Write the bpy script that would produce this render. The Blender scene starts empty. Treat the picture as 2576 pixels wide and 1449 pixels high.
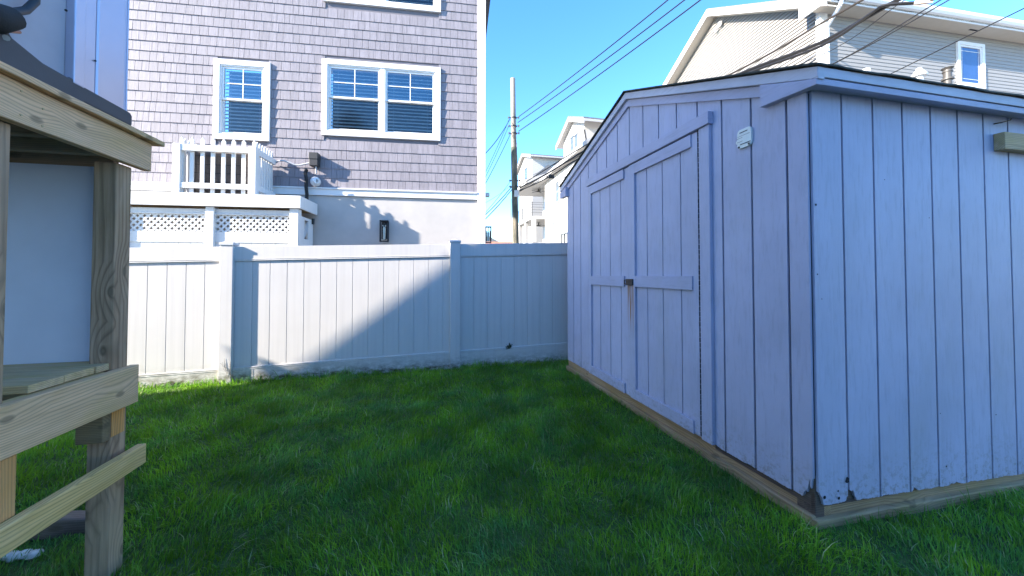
import bpy, math, random
import numpy as np
from mathutils import Vector, Matrix
random.seed(7); rng = np.random.default_rng(7)
R = math.radians
sc = bpy.context.scene
COL = sc.collection

# ------------------------------------------------------------------ camera, world, sun, exposure
EYE = 1.15; FPX = 923.0; CX = 1288.0; CY = 670.0; PITCH = R(1.25)      # measured on the photo at 2576 px width
cam_d = bpy.data.cameras.new('camera'); cam = bpy.data.objects.new('camera', cam_d); COL.objects.link(cam)
cam_d.sensor_width = 36; cam_d.lens = FPX / 2576 * 36; cam_d.shift_y = -(724.5 - CY) / 2576
cam_d.clip_start = .02; cam_d.clip_end = 3000
cam.location = (0, 0, EYE); cam.rotation_euler = (R(90) + PITCH, 0, 0)
sc.camera = cam
SUN_AZ, SUN_EL = R(25), R(26)                                          # travel direction, elevation
w = bpy.data.worlds.new('World'); sc.world = w; w.use_nodes = True
nt = w.node_tree; bg = nt.nodes['Background']
sky = nt.nodes.new('ShaderNodeTexSky'); sky.sky_type = 'NISHITA'; sky.sun_disc = False
sky.sun_elevation = SUN_EL; sky.sun_rotation = R(245); sky.altitude = 0
sky.air_density = 1.0; sky.dust_density = 0.2; sky.ozone_density = 3.5
hs = nt.nodes.new('ShaderNodeHueSaturation'); hs.inputs['Saturation'].default_value = 1.22; hs.inputs['Hue'].default_value = .503
nt.links.new(sky.outputs[0], hs.inputs['Color']); nt.links.new(hs.outputs[0], bg.inputs[0]); bg.inputs[1].default_value = 0.105
sl = bpy.data.lights.new('sun', 'SUN'); sl.energy = 3.2; sl.angle = R(.5); sl.color = (1, .90, .77)
so = bpy.data.objects.new('sun', sl); COL.objects.link(so)
sd = Vector((math.cos(SUN_AZ) * math.cos(SUN_EL), math.sin(SUN_AZ) * math.cos(SUN_EL), -math.sin(SUN_EL)))
so.rotation_euler = sd.to_track_quat('-Z', 'Y').to_euler(); so.location = (-10, -5, 12)
sc.view_settings.view_transform = 'Standard'; sc.view_settings.look = 'None'
sc.view_settings.gamma = 1; sc.view_settings.exposure = 2.58

# ------------------------------------------------------------------ helpers
def ray(x, y):
    dx = (x - CX) / FPX; dy = (CY - y) / FPX
    return Vector((dx, math.cos(PITCH) - dy * math.sin(PITCH), math.sin(PITCH) + dy * math.cos(PITCH)))
def at(x, y, Y):
    d = ray(x, y); return Vector((0, 0, EYE)) + d * (Y / d.y)
class Frame:
    """a vertical building plane system: local x to the right along a wall, local -y out of it, z up"""
    def __init__(s, ox, oy, deg, oz=0):
        s.M = Matrix.Translation((ox, oy, oz)) @ Matrix.Rotation(R(deg), 4, 'Z'); s.I = s.M.inverted()
    def on(s, x, y, y0=0.0):
        o = s.I @ Vector((0, 0, EYE)); d = s.I.to_3x3() @ ray(x, y); t = (y0 - o.y) / d.y; p = o + d * t; return p.x, p.z
    def onx(s, x, y, x0=0.0):
        o = s.I @ Vector((0, 0, EYE)); d = s.I.to_3x3() @ ray(x, y); t = (x0 - o.x) / d.x; p = o + d * t; return p.y, p.z
    def rect(s, x0, y0, x1, y1, yp=0.0):
        a = s.on(x0, y0, yp); b = s.on(x1, y1, yp); return a[0], b[0], min(a[1], b[1]), max(a[1], b[1])
WORLD = Frame(0, 0, 0)

class MB:
    def __init__(s): s.v = []; s.f = []; s.c = []
    def poly(s, pts, c=.5):
        b = len(s.v); s.v += [tuple(p) for p in pts]; s.f.append(tuple(range(b, b + len(pts)))); s.c.append(c)
    def box(s, x0, x1, y0, y1, z0, z1, c=.5):
        b = len(s.v)
        s.v += [(x0,y0,z0),(x1,y0,z0),(x1,y1,z0),(x0,y1,z0),(x0,y0,z1),(x1,y0,z1),(x1,y1,z1),(x0,y1,z1)]
        for q in ((0,3,2,1),(4,5,6,7),(0,1,5,4),(1,2,6,5),(2,3,7,6),(3,0,4,7)): s.f.append(tuple(b+i for i in q)); s.c.append(c)
        return s
    def prism(s, pts, y0, y1, axis='y', c=.5):
        """polygon pts (a,z) swept between y0 and y1; axis 'y': a=x; axis 'x': a=y"""
        n = len(pts); b = len(s.v)
        for d in (y0, y1):
            for a, z in pts: s.v.append((a, d, z) if axis == 'y' else (d, a, z))
        s.f.append(tuple(range(b, b+n))); s.f.append(tuple(range(b+2*n-1, b+n-1, -1))); s.c += [c, c]
        for i in range(n):
            j = (i+1) % n; s.f.append((b+j, b+i, b+n+i, b+n+j)); s.c.append(c)
        return s
    def bar(s, p, q, wd, ht, up=(0,0,1), c=.5):
        p = Vector(p); q = Vector(q); d = (q-p).normalized(); u = Vector(up); sx = d.cross(u).normalized(); u = sx.cross(d).normalized()
        b = len(s.v)
        for e in (p, q):
            for a, k in ((-1,-1),(1,-1),(1,1),(-1,1)): s.v.append(tuple(e + sx*a*wd/2 + u*k*ht/2))
        for f in ((0,1,2,3),(7,6,5,4),(0,4,5,1),(1,5,6,2),(2,6,7,3),(3,7,4,0)): s.f.append(tuple(b+i for i in f)); s.c.append(c)
        return s
    def tube(s, pts, r, n=8, caps=True, c=.5):
        pts = [Vector(p) for p in pts]; rr = r if isinstance(r, (list, tuple)) else [r]*len(pts); b = len(s.v); u = None
        for i, p in enumerate(pts):
            d = (pts[min(i+1, len(pts)-1)] - pts[max(i-1, 0)]).normalized()
            if u is None: u = d.cross(Vector((0,0,1))) if abs(d.z) < .9 else d.cross(Vector((1,0,0)))
            u = (u - d*u.dot(d)).normalized(); v = d.cross(u)
            for k in range(n):
                a = 2*math.pi*k/n; s.v.append(tuple(p + (u*math.cos(a) + v*math.sin(a))*rr[i]))
        for i in range(len(pts)-1):
            for k in range(n):
                k2 = (k+1) % n; s.f.append((b+i*n+k, b+i*n+k2, b+(i+1)*n+k2, b+(i+1)*n+k)); s.c.append(c)
        if caps:
            s.f.append(tuple(b+k for k in range(n-1,-1,-1))); s.f.append(tuple(b+(len(pts)-1)*n+k for k in range(n))); s.c += [c, c]
        return s
    def build(s, name, mat, parent=None, frame=None, bevel=0, smooth=False, label=None):
        me = bpy.data.meshes.new(name); me.from_pydata(s.v, [], s.f); me.validate(clean_customdata=False)
        if len(s.c) == len(me.polygons) and any(abs(c-.5) > 1e-6 for c in s.c):
            at_ = me.attributes.new('tone', 'FLOAT', 'FACE'); at_.data.foreach_set('value', s.c)
        bm_fix(me)
        me.materials.append(mat)
        if smooth:
            me.polygons.foreach_set('use_smooth', [True]*len(me.polygons))
        o = bpy.data.objects.new(name, me); COL.objects.link(o)
        M = frame.M if frame else (parent.matrix_basis if parent is not None and parent.parent is None else None)
        if parent is not None:
            o.parent = parent; PW = world_of(parent)
            o.matrix_basis = PW.inverted() @ (frame.M if frame else PW)
        elif frame: o.matrix_basis = frame.M
        if bevel:
            md = o.modifiers.new('bevel', 'BEVEL'); md.width = bevel; md.segments = 2; md.limit_method = 'ANGLE'; md.angle_limit = R(40)
        if smooth and not bevel:
            try:
                md = o.modifiers.new('edge', 'EDGE_SPLIT'); md.split_angle = R(45)
            except Exception: pass
        if label: o['label'] = label
        return o
import bmesh
def bm_fix(me):
    bm = bmesh.new(); bm.from_mesh(me); bmesh.ops.recalc_face_normals(bm, faces=bm.faces); bm.to_mesh(me); bm.free()
def world_of(o):
    M = o.matrix_basis.copy(); p = o.parent
    while p is not None: M = p.matrix_basis @ M; p = p.parent
    return M
def thing(name, label, cat, frame=WORLD, group=None):
    o = bpy.data.objects.new(name, None); COL.objects.link(o); o.matrix_basis = frame.M; o.empty_display_size = .2
    o['label'] = label; o['category'] = cat
    if group: o['group'] = group
    return o
def tag(o, label, cat, group=None):
    o['label'] = label; o['category'] = cat
    if group: o['group'] = group
    return o
def lerp(a, b, t): return a + (b-a)*t

# ------------------------------------------------------------------ materials
class N:
    def __init__(s, name):
        s.m = bpy.data.materials.new(name); s.m.use_nodes = True; s.t = s.m.node_tree; s.b = s.t.nodes['Principled BSDF']
        s.tc = s.t.nodes.new('ShaderNodeTexCoord')
    def n(s, ty, **k):
        x = s.t.nodes.new(ty)
        for a, v in k.items():
            if a.startswith('_'): x.inputs[a[1:].replace('_', ' ')].default_value = v
            else: setattr(x, a, v)
        return x
    def l(s, a, b): s.t.links.new(a, b)
    def noise(s, scale, sx=1, sy=1, sz=1, detail=4, rough=.6, dist=0):
        mp = s.n('ShaderNodeMapping'); mp.inputs['Scale'].default_value = (sx, sy, sz); s.l(s.tc.outputs['Object'], mp.inputs[0])
        x = s.n('ShaderNodeTexNoise'); x.inputs['Scale'].default_value = scale; x.inputs['Detail'].default_value = detail
        x.inputs['Roughness'].default_value = rough; x.inputs['Distortion'].default_value = dist
        s.l(mp.outputs[0], x.inputs['Vector']); return x.outputs['Fac']
    def ramp(s, fac, stops):
        x = s.n('ShaderNodeValToRGB'); e = x.color_ramp.elements
        while len(e) < len(stops): e.new(.5)
        for el, (p, c) in zip(e, stops): el.position = p; el.color = (*c, 1) if len(c) == 3 else c
        s.l(fac, x.inputs[0]); return x.outputs[0]
    def mix(s, f, a, b, mode='MIX'):
        x = s.n('ShaderNodeMix'); x.data_type = 'RGBA'; x.blend_type = mode
        for sock, v in ((x.inputs[0], f), (x.inputs[6], a), (x.inputs[7], b)):
            if hasattr(v, 'is_linked'): s.l(v, sock)
            else: sock.default_value = v if not isinstance(v, tuple) else (*v, 1)[:4]
        return x.outputs[2]
    def math(s, op, a, b=0.0, clamp=False):
        x = s.n('ShaderNodeMath'); x.operation = op; x.use_clamp = clamp
        for sock, v in ((x.inputs[0], a), (x.inputs[1], b)):
            if hasattr(v, 'is_linked'): s.l(v, sock)
            else: sock.default_value = v
        return x.outputs[0]
    def col(s, c):
        if hasattr(c, 'is_linked'): s.l(c, s.b.inputs['Base Color'])
        else: s.b.inputs['Base Color'].default_value = (*c, 1)
    def bump(s, h, strength=.3, dist=.004):
        x = s.n('ShaderNodeBump'); x.inputs['Strength'].default_value = strength; x.inputs['Distance'].default_value = dist
        s.l(h, x.inputs['Height']); s.l(x.outputs[0], s.b.inputs['Normal'])
    def xyz(s):
        x = s.n('ShaderNodeSeparateXYZ'); s.l(s.tc.outputs['Object'], x.inputs[0]); return x.outputs
def plain(name, c, rough=.5, metal=0, var=.06, scale=6, bump=0, bscale=200, spec=.5):
    k = N(name); f = k.noise(scale, detail=3)
    k.col(k.ramp(f, [(.3, tuple(max(0, x*(1-var)) for x in c)), (.7, tuple(min(1, x*(1+var)) for x in c))]))
    k.b.inputs['Roughness'].default_value = rough; k.b.inputs['Metallic'].default_value = metal
    k.b.inputs['Specular IOR Level'].default_value = spec
    if bump: k.bump(k.noise(bscale, detail=3), bump, .002)
    return k.m
def wood(name, axis, c1, c2, moss=0.0, knot=.6, rough=.75, ring=16, fine=1.0):
    k = N(name); s = [1, 1, 1]; s['xyz'.index(axis)] = .06
    g = k.noise(38*fine, *s, detail=8, rough=.65, dist=.3)
    s2 = [1, 1, 1]; s2['xyz'.index(axis)] = .13
    X = k.xyz(); pa, pb = [X[i_] for i_ in range(3) if 'xyz'[i_] != axis]
    mk = k.n('ShaderNodeCombineXYZ'); k.l(k.math('MULTIPLY', X['xyz'.index(axis)], .5), mk.inputs[0])
    k.l(X[2] if axis != 'z' else k.math('ADD', X[0], X[1]), mk.inputs[1])
    vo = k.n('ShaderNodeTexVoronoi'); vo.voronoi_dimensions = '2D'; vo.inputs['Scale'].default_value = 5.5; k.l(mk.outputs[0], vo.inputs['Vector'])
    bend = k.ramp(vo.outputs['Distance'], [(0, (1,1,1)), (.12, (.6,.6,.6)), (.42, (0,0,0))])
    wob = k.noise(4.0, *s2, detail=1.5, rough=.5)
    co = k.math('ADD', k.math('ADD', k.math('MULTIPLY', pa, ring*4.0), k.math('MULTIPLY', pb, ring*5.5)), k.math('ADD', k.math('MULTIPLY', wob, ring*.9), k.math('MULTIPLY', bend, 2.6)))
    rgr = k.ramp(k.math('FRACT', k.math('ABSOLUTE', co)), [(0, (1,1,1)), (.16, (.5,.5,.5)), (.4, (0,0,0)), (.82, (.15,.15,.15)), (1, (1,1,1))])
    base = k.mix(k.ramp(g, [(.3, (0,0,0)), (.72, (1,1,1))]), c2, c1)
    base = k.mix(k.math('MULTIPLY', rgr, .6), base, tuple(x*.45 for x in c2))
    # blotchy weathering and moss
    bl = k.noise(3.2, *[1 if q > .9 else .35 for q in s], detail=4)
    base = k.mix(k.ramp(bl, [(.42, (0,0,0)), (.68, (.3,.3,.3))]), base, (.66,.50,.36))
    if moss:
        ms = k.noise(4.5, *[1 if q > .9 else .3 for q in s], detail=5, rough=.7)
        base = k.mix(k.math('MULTIPLY', k.ramp(ms, [(.46, (0,0,0)), (.62, (1,1,1))]), moss), base, (.44,.32,.06))
    if knot:
        kn = k.ramp(vo.outputs['Distance'], [(0, (1,1,1)), (.05, (.85,.85,.85)), (.085, (0,0,0))])
        base = k.mix(k.math('MULTIPLY', kn, knot), base, (.10,.075,.045))
    k.col(base); k.b.inputs['Roughness'].default_value = rough; k.b.inputs['Specular IOR Level'].default_value = .25
    k.bump(k.math('ADD', g, k.math('MULTIPLY', rgr, .3)), .5, .003)
    return k.m
def paint(name, c, rust=None, grain_axis='z'):
    """old latex paint on rough sawn plywood"""
    k = N(name); sx = (1, 1, .12) if grain_axis == 'z' else (.12, .12, 1)
    g = k.noise(55, *sx, detail=8, rough=.7)
    b = k.noise(1.6, detail=5)
    base = k.mix(k.ramp(b, [(.35, (0,0,0)), (.65, (1,1,1))]), tuple(x*.9 for x in c), tuple(min(1, x*1.05) for x in c))
    base = k.mix(k.ramp(g, [(.34, (.45,.45,.45)), (.5, (0,0,0))]), base, tuple(x*.72 for x in c))
    fl = k.noise(14, *sx, detail=6, rough=.75)                                      # peeled flecks
    base = k.mix(k.ramp(fl, [(.70, (0,0,0)), (.76, (.7,.7,.7))]), base, (.62,.60,.58))
    dirt = k.noise(2.5, 1, 1, .35, detail=6)
    base = k.mix(k.ramp(dirt, [(.52, (0,0,0)), (.8, (.4,.4,.4))]), base, (.36,.36,.36))
    Xs = k.xyz(); sp = k.math('SUBTRACT', 1.0, k.math('DIVIDE', k.math('SUBTRACT', Xs[2], .05), .35), True)
    spn = k.ramp(k.noise(34, detail=5, rough=.8), [(.5, (0,0,0)), (.62, (1,1,1))])
    base = k.mix(k.math('MULTIPLY', k.math('MULTIPLY', k.math('MULTIPLY', sp, sp), spn), .75), base, (.22,.19,.15))
    if rust:
        X = k.xyz(); x0, z0 = rust
        dx = k.math('ABSOLUTE', k.math('SUBTRACT', X[0], x0))
        lat = k.math('SUBTRACT', 1.0, k.math('DIVIDE', dx, .075), True)
        dz = k.math('SUBTRACT', z0, X[2])
        up = k.math('MULTIPLY', dz, 60, True); dn = k.math('SUBTRACT', 1.0, k.math('DIVIDE', dz, .5), True)
        stre = k.ramp(k.noise(60, 1, 1, .03, detail=3), [(.42, (0,0,0)), (.58, (1,1,1))])
        mk = k.math('MULTIPLY', k.math('MULTIPLY', lat, stre), k.math('MULTIPLY', up, dn))
        base = k.mix(k.math('MULTIPLY', mk, 3.2, True), base, (.33,.16,.06))
    k.col(base); k.b.inputs['Roughness'].default_value = .55; k.b.inputs['Specular IOR Level'].default_value = .3
    k.bump(k.math('ADD', g, k.math('MULTIPLY', fl, .5)), .35, .0025)
    return k.m
def vinyl(name, c, dirtz=None):
    k = N(name); b = k.noise(1.5, detail=4)
    base = k.mix(k.ramp(b, [(.35, (0,0,0)), (.7, (1,1,1))]), tuple(x*.95 for x in c), c)
    st = k.noise(22, 1, 1, .02, detail=4)                                             # rain streaks
    base = k.mix(k.ramp(st, [(.45, (0,0,0)), (.75, (.35,.35,.35))]), base, tuple(x*.72 for x in c))
    if dirtz is not None:
        X = k.xyz(); h = k.math('SUBTRACT', 1.0, k.math('DIVIDE', k.math('SUBTRACT', X[2], dirtz), .22), True)
        dn = k.ramp(k.noise(9, 1, 1, 2.2, detail=8, rough=.75), [(.36, (0,0,0)), (.6, (1,1,1))])
        base = k.mix(k.math('MULTIPLY', k.math('MULTIPLY', h, h), dn), base, (.10,.09,.045))
    k.col(base); k.b.inputs['Roughness'].default_value = .38; k.b.inputs['Specular IOR Level'].default_value = .4
    k.bump(k.noise(3, 1, 1, .4, detail=2), .15, .01)
    return k.m
def glass(name, tint=(.50,.66,.76), refl=.20, rough=.02):
    k = N(name); k.t.nodes.remove(k.b); out = k.t.nodes['Material Output']
    gl = k.n('ShaderNodeBsdfGlossy'); gl.inputs['Roughness'].default_value = rough; gl.inputs['Color'].default_value = (*tint, 1)
    tr = k.n('ShaderNodeBsdfTransparent'); tr.inputs['Color'].default_value = (.8,.87,.9,1)
    fr = k.n('ShaderNodeFresnel'); fr.inputs['IOR'].default_value = 1.5
    f = k.math('ADD', fr.outputs[0], refl, True); mx = k.n('ShaderNodeMixShader')
    k.l(f, mx.inputs[0]); k.l(tr.outputs[0], mx.inputs[1]); k.l(gl.outputs[0], mx.inputs[2]); k.l(mx.outputs[0], out.inputs[0])
    return k.m
def shingle_mat(name, c):
    k = N(name); a = k.n('ShaderNodeAttribute'); a.attribute_name = 'tone'
    base = k.ramp(a.outputs['Fac'], [(0, tuple(x*.91 for x in c)), (.5, c), (1, tuple(x*1.09 for x in c))])
    g = k.noise(60, 1, 1, .03, detail=6, rough=.75)
    base = k.mix(k.ramp(g, [(.4, (.55,.55,.55)), (.56, (0,0,0))]), base, tuple(x*.6 for x in c))
    k.col(base); k.b.inputs['Roughness'].default_value = .6; k.b.inputs['Specular IOR Level'].default_value = .3
    k.bump(g, .5, .004); return k.m
def grass_mat(name, dry=0):
    k = N(name); a = k.n('ShaderNodeAttribute'); a.attribute_name = 'tone'; h = k.n('ShaderNodeAttribute'); h.attribute_name = 'tip'
    geo = k.n('ShaderNodeNewGeometry')
    def nz(sc_, d=3):
        x = k.n('ShaderNodeTexNoise'); x.inputs['Scale'].default_value = sc_; x.inputs['Detail'].default_value = d; k.l(geo.outputs['Position'], x.inputs['Vector']); return x.outputs['Fac']
    p = nz(1.1, 5)
    c1 = k.mix(k.ramp(p, [(.42, (0,0,0)), (.6, (1,1,1))]), (.145,.35,.020), (.11,.34,.11))
    c2 = k.mix(k.ramp(nz(5, 3), [(.4, (0,0,0)), (.65, (1,1,1))]), c1, (.24,.45,.022))
    c3 = k.mix(k.ramp(a.outputs['Fac'], [(0, (0,0,0)), (1, (.6,.6,.6))]), c2, (.06,.14,.006))
    c4 = k.mix(k.ramp(a.outputs['Fac'], [(.935, (0,0,0)), (.955, (1,1,1))]), c3, (.40,.42,.22))
    c4 = k.mix(1.0, c4, k.ramp(nz(2.6, 4), [(.36, (.62,.66,.6)), (.5, (1.05,1.05,1.05)), (.66, (1.6,1.5,1.55))]), 'MULTIPLY')
    k.col(c4); k.b.inputs['Roughness'].default_value = .5; k.b.inputs['Specular IOR Level'].default_value = .35
    # leaves let light through
    tl = k.n('ShaderNodeBsdfTranslucent'); k.l(k.mix(.5, c4, (.16,.34,.02)), tl.inputs['Color'])
    mx = k.n('ShaderNodeMixShader'); mx.inputs[0].default_value = .42
    out = k.t.nodes['Material Output']; k.l(k.b.outputs[0], mx.inputs[1]); k.l(tl.outputs[0], mx.inputs[2]); k.l(mx.outputs[0], out.inputs[0])
    return k.m

M_PAINT = paint('shed_paint', (.48,.475,.60)); M_PAINTH = paint('shed_paint_level', (.48,.475,.60), grain_axis='x')
M_TRIM = paint('shed_trim_paint', (.465,.455,.58), grain_axis='x'); M_WHTRIM = paint('pale_trim_paint', (.58,.565,.63), grain_axis='x')
M_GAP = plain('dark_gap', (.015,.017,.026), .9)
M_ROOF = plain('roof_felt', (.06,.062,.05), .9, var=.4, scale=30, bump=.6)
M_SKID = wood('treated_skid', 'y', (.50,.32,.18), (.28,.175,.09), moss=.2)
M_SKIDX = wood('treated_skid_x', 'x', (.50,.32,.18), (.28,.175,.09), moss=.2)
M_WY = wood('weathered_pine_y', 'y', (.92,.56,.31), (.62,.36,.18), moss=.28)
M_WYM = wood('mossy_pine_y', 'y', (.88,.57,.24), (.58,.36,.12), moss=.55)
M_WX = wood('weathered_pine_x', 'x', (.72,.50,.28), (.44,.30,.16), moss=.4, knot=.3)
M_WXD = wood('old_pine_beam', 'x', (.30,.21,.12), (.17,.12,.07), moss=.2)
M_WZ = wood('post_pine_z', 'z', (.56,.36,.22), (.25,.15,.085), moss=.1, ring=7)
M_WORANGE = wood('fresh_cut_pine', 'z', (.78,.36,.10), (.6,.26,.07), moss=.1, knot=.2)
M_GREYPINE = wood('grey_pine', 'x', (.34,.31,.26), (.20,.17,.13), moss=.2, knot=.2)
M_BROWN = wood('brown_timber', 'x', (.15,.10,.085), (.07,.05,.04), moss=.1)
M_VINYL = vinyl('white_vinyl', (.70,.70,.69)); M_FENCE = vinyl('fence_vinyl', (.73,.70,.665), dirtz=-.02)
M_WHITE = plain('white_trim', (.70,.70,.69), .4, var=.03); M_STUCCO = plain('cream_stucco', (.45,.425,.40), .85, var=.07, scale=2.5, bump=.5, bscale=45)
M_SHAKE = shingle_mat('grey_shake', (.262,.24,.262)); M_SHADOWBACK = plain('shake_backing', (.15,.14,.16), .9)
M_LAP = plain('cream_lap', (.27,.26,.245), .5, var=.03); M_SOFFIT = plain('soffit', (.52,.47,.40), .6, var=.03)
M_GUTTER = plain('white_gutter', (.80,.81,.82), .35, var=.02)
M_GLASS = glass('window_glass'); M_SCREEN = glass('screened_glass', (.34,.36,.38), .14, .15)
M_BLUEGLASS = plain('dark_blue_pane', (.03,.07,.20), .03, var=.1, spec=1.0)
M_BLIND = plain('white_blind', (.80,.80,.78), .5, var=.03); M_ROOM = plain('dark_room', (.02,.022,.028), .9)
M_BLACK = plain('black_metal', (.02,.02,.022), .4, var=.2); M_RUBBER = plain('black_foam', (.018,.018,.018), .85, var=.3, bump=.5)
M_GREYBOX = plain('grey_box', (.028,.028,.03), .5); M_CONDUIT = plain('grey_conduit', (.42,.42,.43), .5)
M_ACMETAL = plain('ac_sheet_metal', (.50,.48,.57), .28, metal=.45, var=.06, scale=2); M_ACGREY = plain('ac_service_panel', (.38,.37,.41), .55, metal=.1)
M_PAN = plain('ac_base_pan', (.062,.060,.064), .6, var=.12, bump=.15); M_COPPER = plain('copper', (.32,.17,.12), .4, metal=.7)
M_COIL = plain('condenser_coil', (.20,.155,.13), .6, var=.25, scale=40)
M_PANEL = plain('white_backboard', (.66,.64,.67), .5, var=.06, scale=3, bump=.12, bscale=30)
M_IRON = plain('rusty_iron', (.075,.05,.035), .7, var=.4, scale=60, bump=.4)
M_PLASTIC = plain('cream_plastic', (.74,.76,.70), .4, var=.03)
M_POLE1 = wood('bleached_pole', 'z', (.30,.28,.25), (.20,.19,.17), moss=.0, knot=.2); M_POLE2 = wood('green_pole', 'z', (.10,.12,.10), (.06,.075,.06), moss=.0, knot=.2)
M_CABLE = plain('cable_black', (.008,.008,.009), .5); M_CABLEB = plain('cable_brown', (.03,.024,.02), .6)
M_SLATE = plain('grey_shingle_roof', (.13,.135,.145), .9, var=.25, scale=12); M_WHOUSE = plain('white_house', (.42,.41,.395), .6, var=.02)
M_REDROOF = plain('red_roof', (.38,.16,.09), .8, var=.25, scale=3); M_DGLASS = plain('dark_window', (.10,.12,.14), .15, var=.3)
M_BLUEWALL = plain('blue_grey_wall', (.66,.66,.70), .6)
M_STONE = plain('pale_stone', (.55,.53,.48), .9, var=.3, scale=25, bump=.6, bscale=30)
M_GRASS = grass_mat('grass_blades'); M_WEED = plain('weed_leaf', (.035,.06,.03), .6, var=.4, scale=30)
def soil():
    k = N('lawn_soil'); f = k.noise(9, detail=6)
    k.col(k.ramp(f, [(.3, (.03,.06,.01)), (.6, (.06,.11,.02)), (.8, (.10,.09,.04))])); k.b.inputs['Roughness'].default_value = .95
    k.bump(k.noise(40, detail=4), .7, .02); return k.m
M_SOIL = soil(); M_GROUND = plain('sandy_ground', (.26,.25,.22), .95, var=.2, scale=.4, bump=.4, bscale=20)

# ------------------------------------------------------------------ the setting
mb = MB(); S = 900; mb.poly([(-S,-S,-.14),(S,-S,-.14),(S,S,-.14),(-S,S,-.14)]); g = mb.build('ground', M_GROUND); g['kind'] = 'structure'; g['label'] = 'sandy ground of the neighbourhood'
FA = 12.7; ca, sa = math.cos(R(FA)), math.sin(R(FA))
def mn(m, n): return (ca*m - sa*n, sa*m + ca*n)                  # yard coordinates: m along the fence, n towards it
def vnoise(x, y, sc_, seed):
    r = np.random.default_rng(seed); G = r.random((64, 64)); X = x*sc_ + 31.7; Y = y*sc_ + 17.3
    i = np.floor(X).astype(int); j = np.floor(Y).astype(int); u = X-i; v = Y-j; u = u*u*(3-2*u); v = v*v*(3-2*v)
    g_ = lambda a, b: G[a % 64, b % 64]
    return (g_(i,j)*(1-u)+g_(i+1,j)*u)*(1-v) + (g_(i,j+1)*(1-u)+g_(i+1,j+1)*u)*v
def lawn_z(x, y):
    m = ca*x + sa*y; n = -sa*x + ca*y
    return -.055 - .075*np.exp(-((m+1.9)/.9)**2-((n-1.5)/.8)**2) + .006*(m+1) + .018*(vnoise(x, y, 1.6, 3)-.5) + .012*(vnoise(x, y, 5, 4)-.5)
nx, ny = 150, 130
ms = np.linspace(-9, 6, nx); ns = np.linspace(-4, 5.2, ny); MM, NN = np.meshgrid(ms, ns)
XX = ca*MM - sa*NN; YY = sa*MM + ca*NN; ZZ = lawn_z(XX, YY)
mb = MB(); mb.v = [tuple(p) for p in np.stack([XX.ravel(), YY.ravel(), ZZ.ravel()], 1)]
mb.f = [(j*nx+i, j*nx+i+1, (j+1)*nx+i+1, (j+1)*nx+i) for j in range(ny-1) for i in range(nx-1)]; mb.c = [.5]*len(mb.f)
lw = mb.build('lawn', M_SOIL, smooth=True); lw['kind'] = 'structure'; lw['label'] = 'shaded back lawn'

# ------------------------------------------------------------------ the shed on the right
C0 = (1.427, 1.75)
SH = Frame(C0[0], C0[1], 12.7)                    # side wall: local x to the right
SG = Frame(C0[0], C0[1], -75.7)                   # gable wall: local x negative, away to the fence
shed = thing('shed', 'lavender grey wooden garden shed with double doors and a low gable roof', 'shed', SH)
def strips(mb, s0, s1, grooves, top, bot, yf, th=.012, gap=.0125, jag=0, notch=()):
    ed = [s0] + sorted(g for g in grooves if s0 < g < s1) + [s1]
    for a, b in zip(ed[:-1], ed[1:]):
        a2 = a + (gap/2 if a != s0 else 0); b2 = b - (gap/2 if b != s1 else 0)
        xs = sorted(set([a2, b2] + [p for p in BREAKS if a2 < p < b2])); tp = [(x, top(x)) for x in reversed(xs)]
        n = 30; bt = []
        for i in range(n+1):
            x = lerp(a2, b2, i/n); z = bot(x) + (random.uniform(0, jag) if 0 < i < n else 0)
            for (c, w_, h) in notch:
                d = abs(x-c)/w_
                if d < 1: z += h*(1-d*d)*random.uniform(.5, 1.2)
            z += .006*max(0, math.sin(x*37+1.3)*math.sin(x*13.1))
            bt.append((x, z))
        mb.prism(bt + tp, yf-th, yf)
gx = lambda x, y, off=0: SG.on(x, y, off)[0]; gz = lambda x, y, off=0: SG.on(x, y, off)[1]
LEN = -gx(1430, 700); PK = -gx(1586, 240)
RTOP = .058                                        # rake top above the wall line
zP = gz(1587, 223, -.045)-RTOP; zF = gz(1430, 452, -.045)-RTOP; OV = .068
ftop = SH.on(2053, 166, -OV-.017)[1]; zN = lerp(ftop, zP+RTOP, (OV+.017)/(PK+OV+.017)) - RTOP
BREAKS = [-PK]
def gtop(x):                                       # wall top under the rake
    d = -x; return lerp(zN, zP, d/PK) if d < PK else lerp(zP, zF, (d-PK)/(LEN-PK))
zb0, zb1 = gz(2047, 1262), gz(1432, 905)
gbot = lambda x: lerp(zb0, zb1, -x/LEN)
gr_px = [1989, 1905, 1834, 1800, 1757, 1706, 1661, 1620, 1584, 1552, 1525, 1502, 1481, 1463, 1446, 1435]
# even 8 inch grooves fixed by the photo
g0 = gx(1989, 700); GRV = [g0 - .2032*i for i in range(0, 16) if g0 - .2032*i > -LEN]
mb = MB(); strips(mb, -LEN, 0, GRV, gtop, gbot, 0, jag=.003, notch=((0, .05, .10),)); mb.build('gable_siding', M_PAINT, shed, SG)
mb = MB(); mb.prism([(-LEN, zb1+.01), (-.02, zb0+.02), (-.02, zN), (-PK, zP), (-LEN, zF)], .001, .03); mb.build('sheathing', M_GAP, shed, SG)
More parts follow.
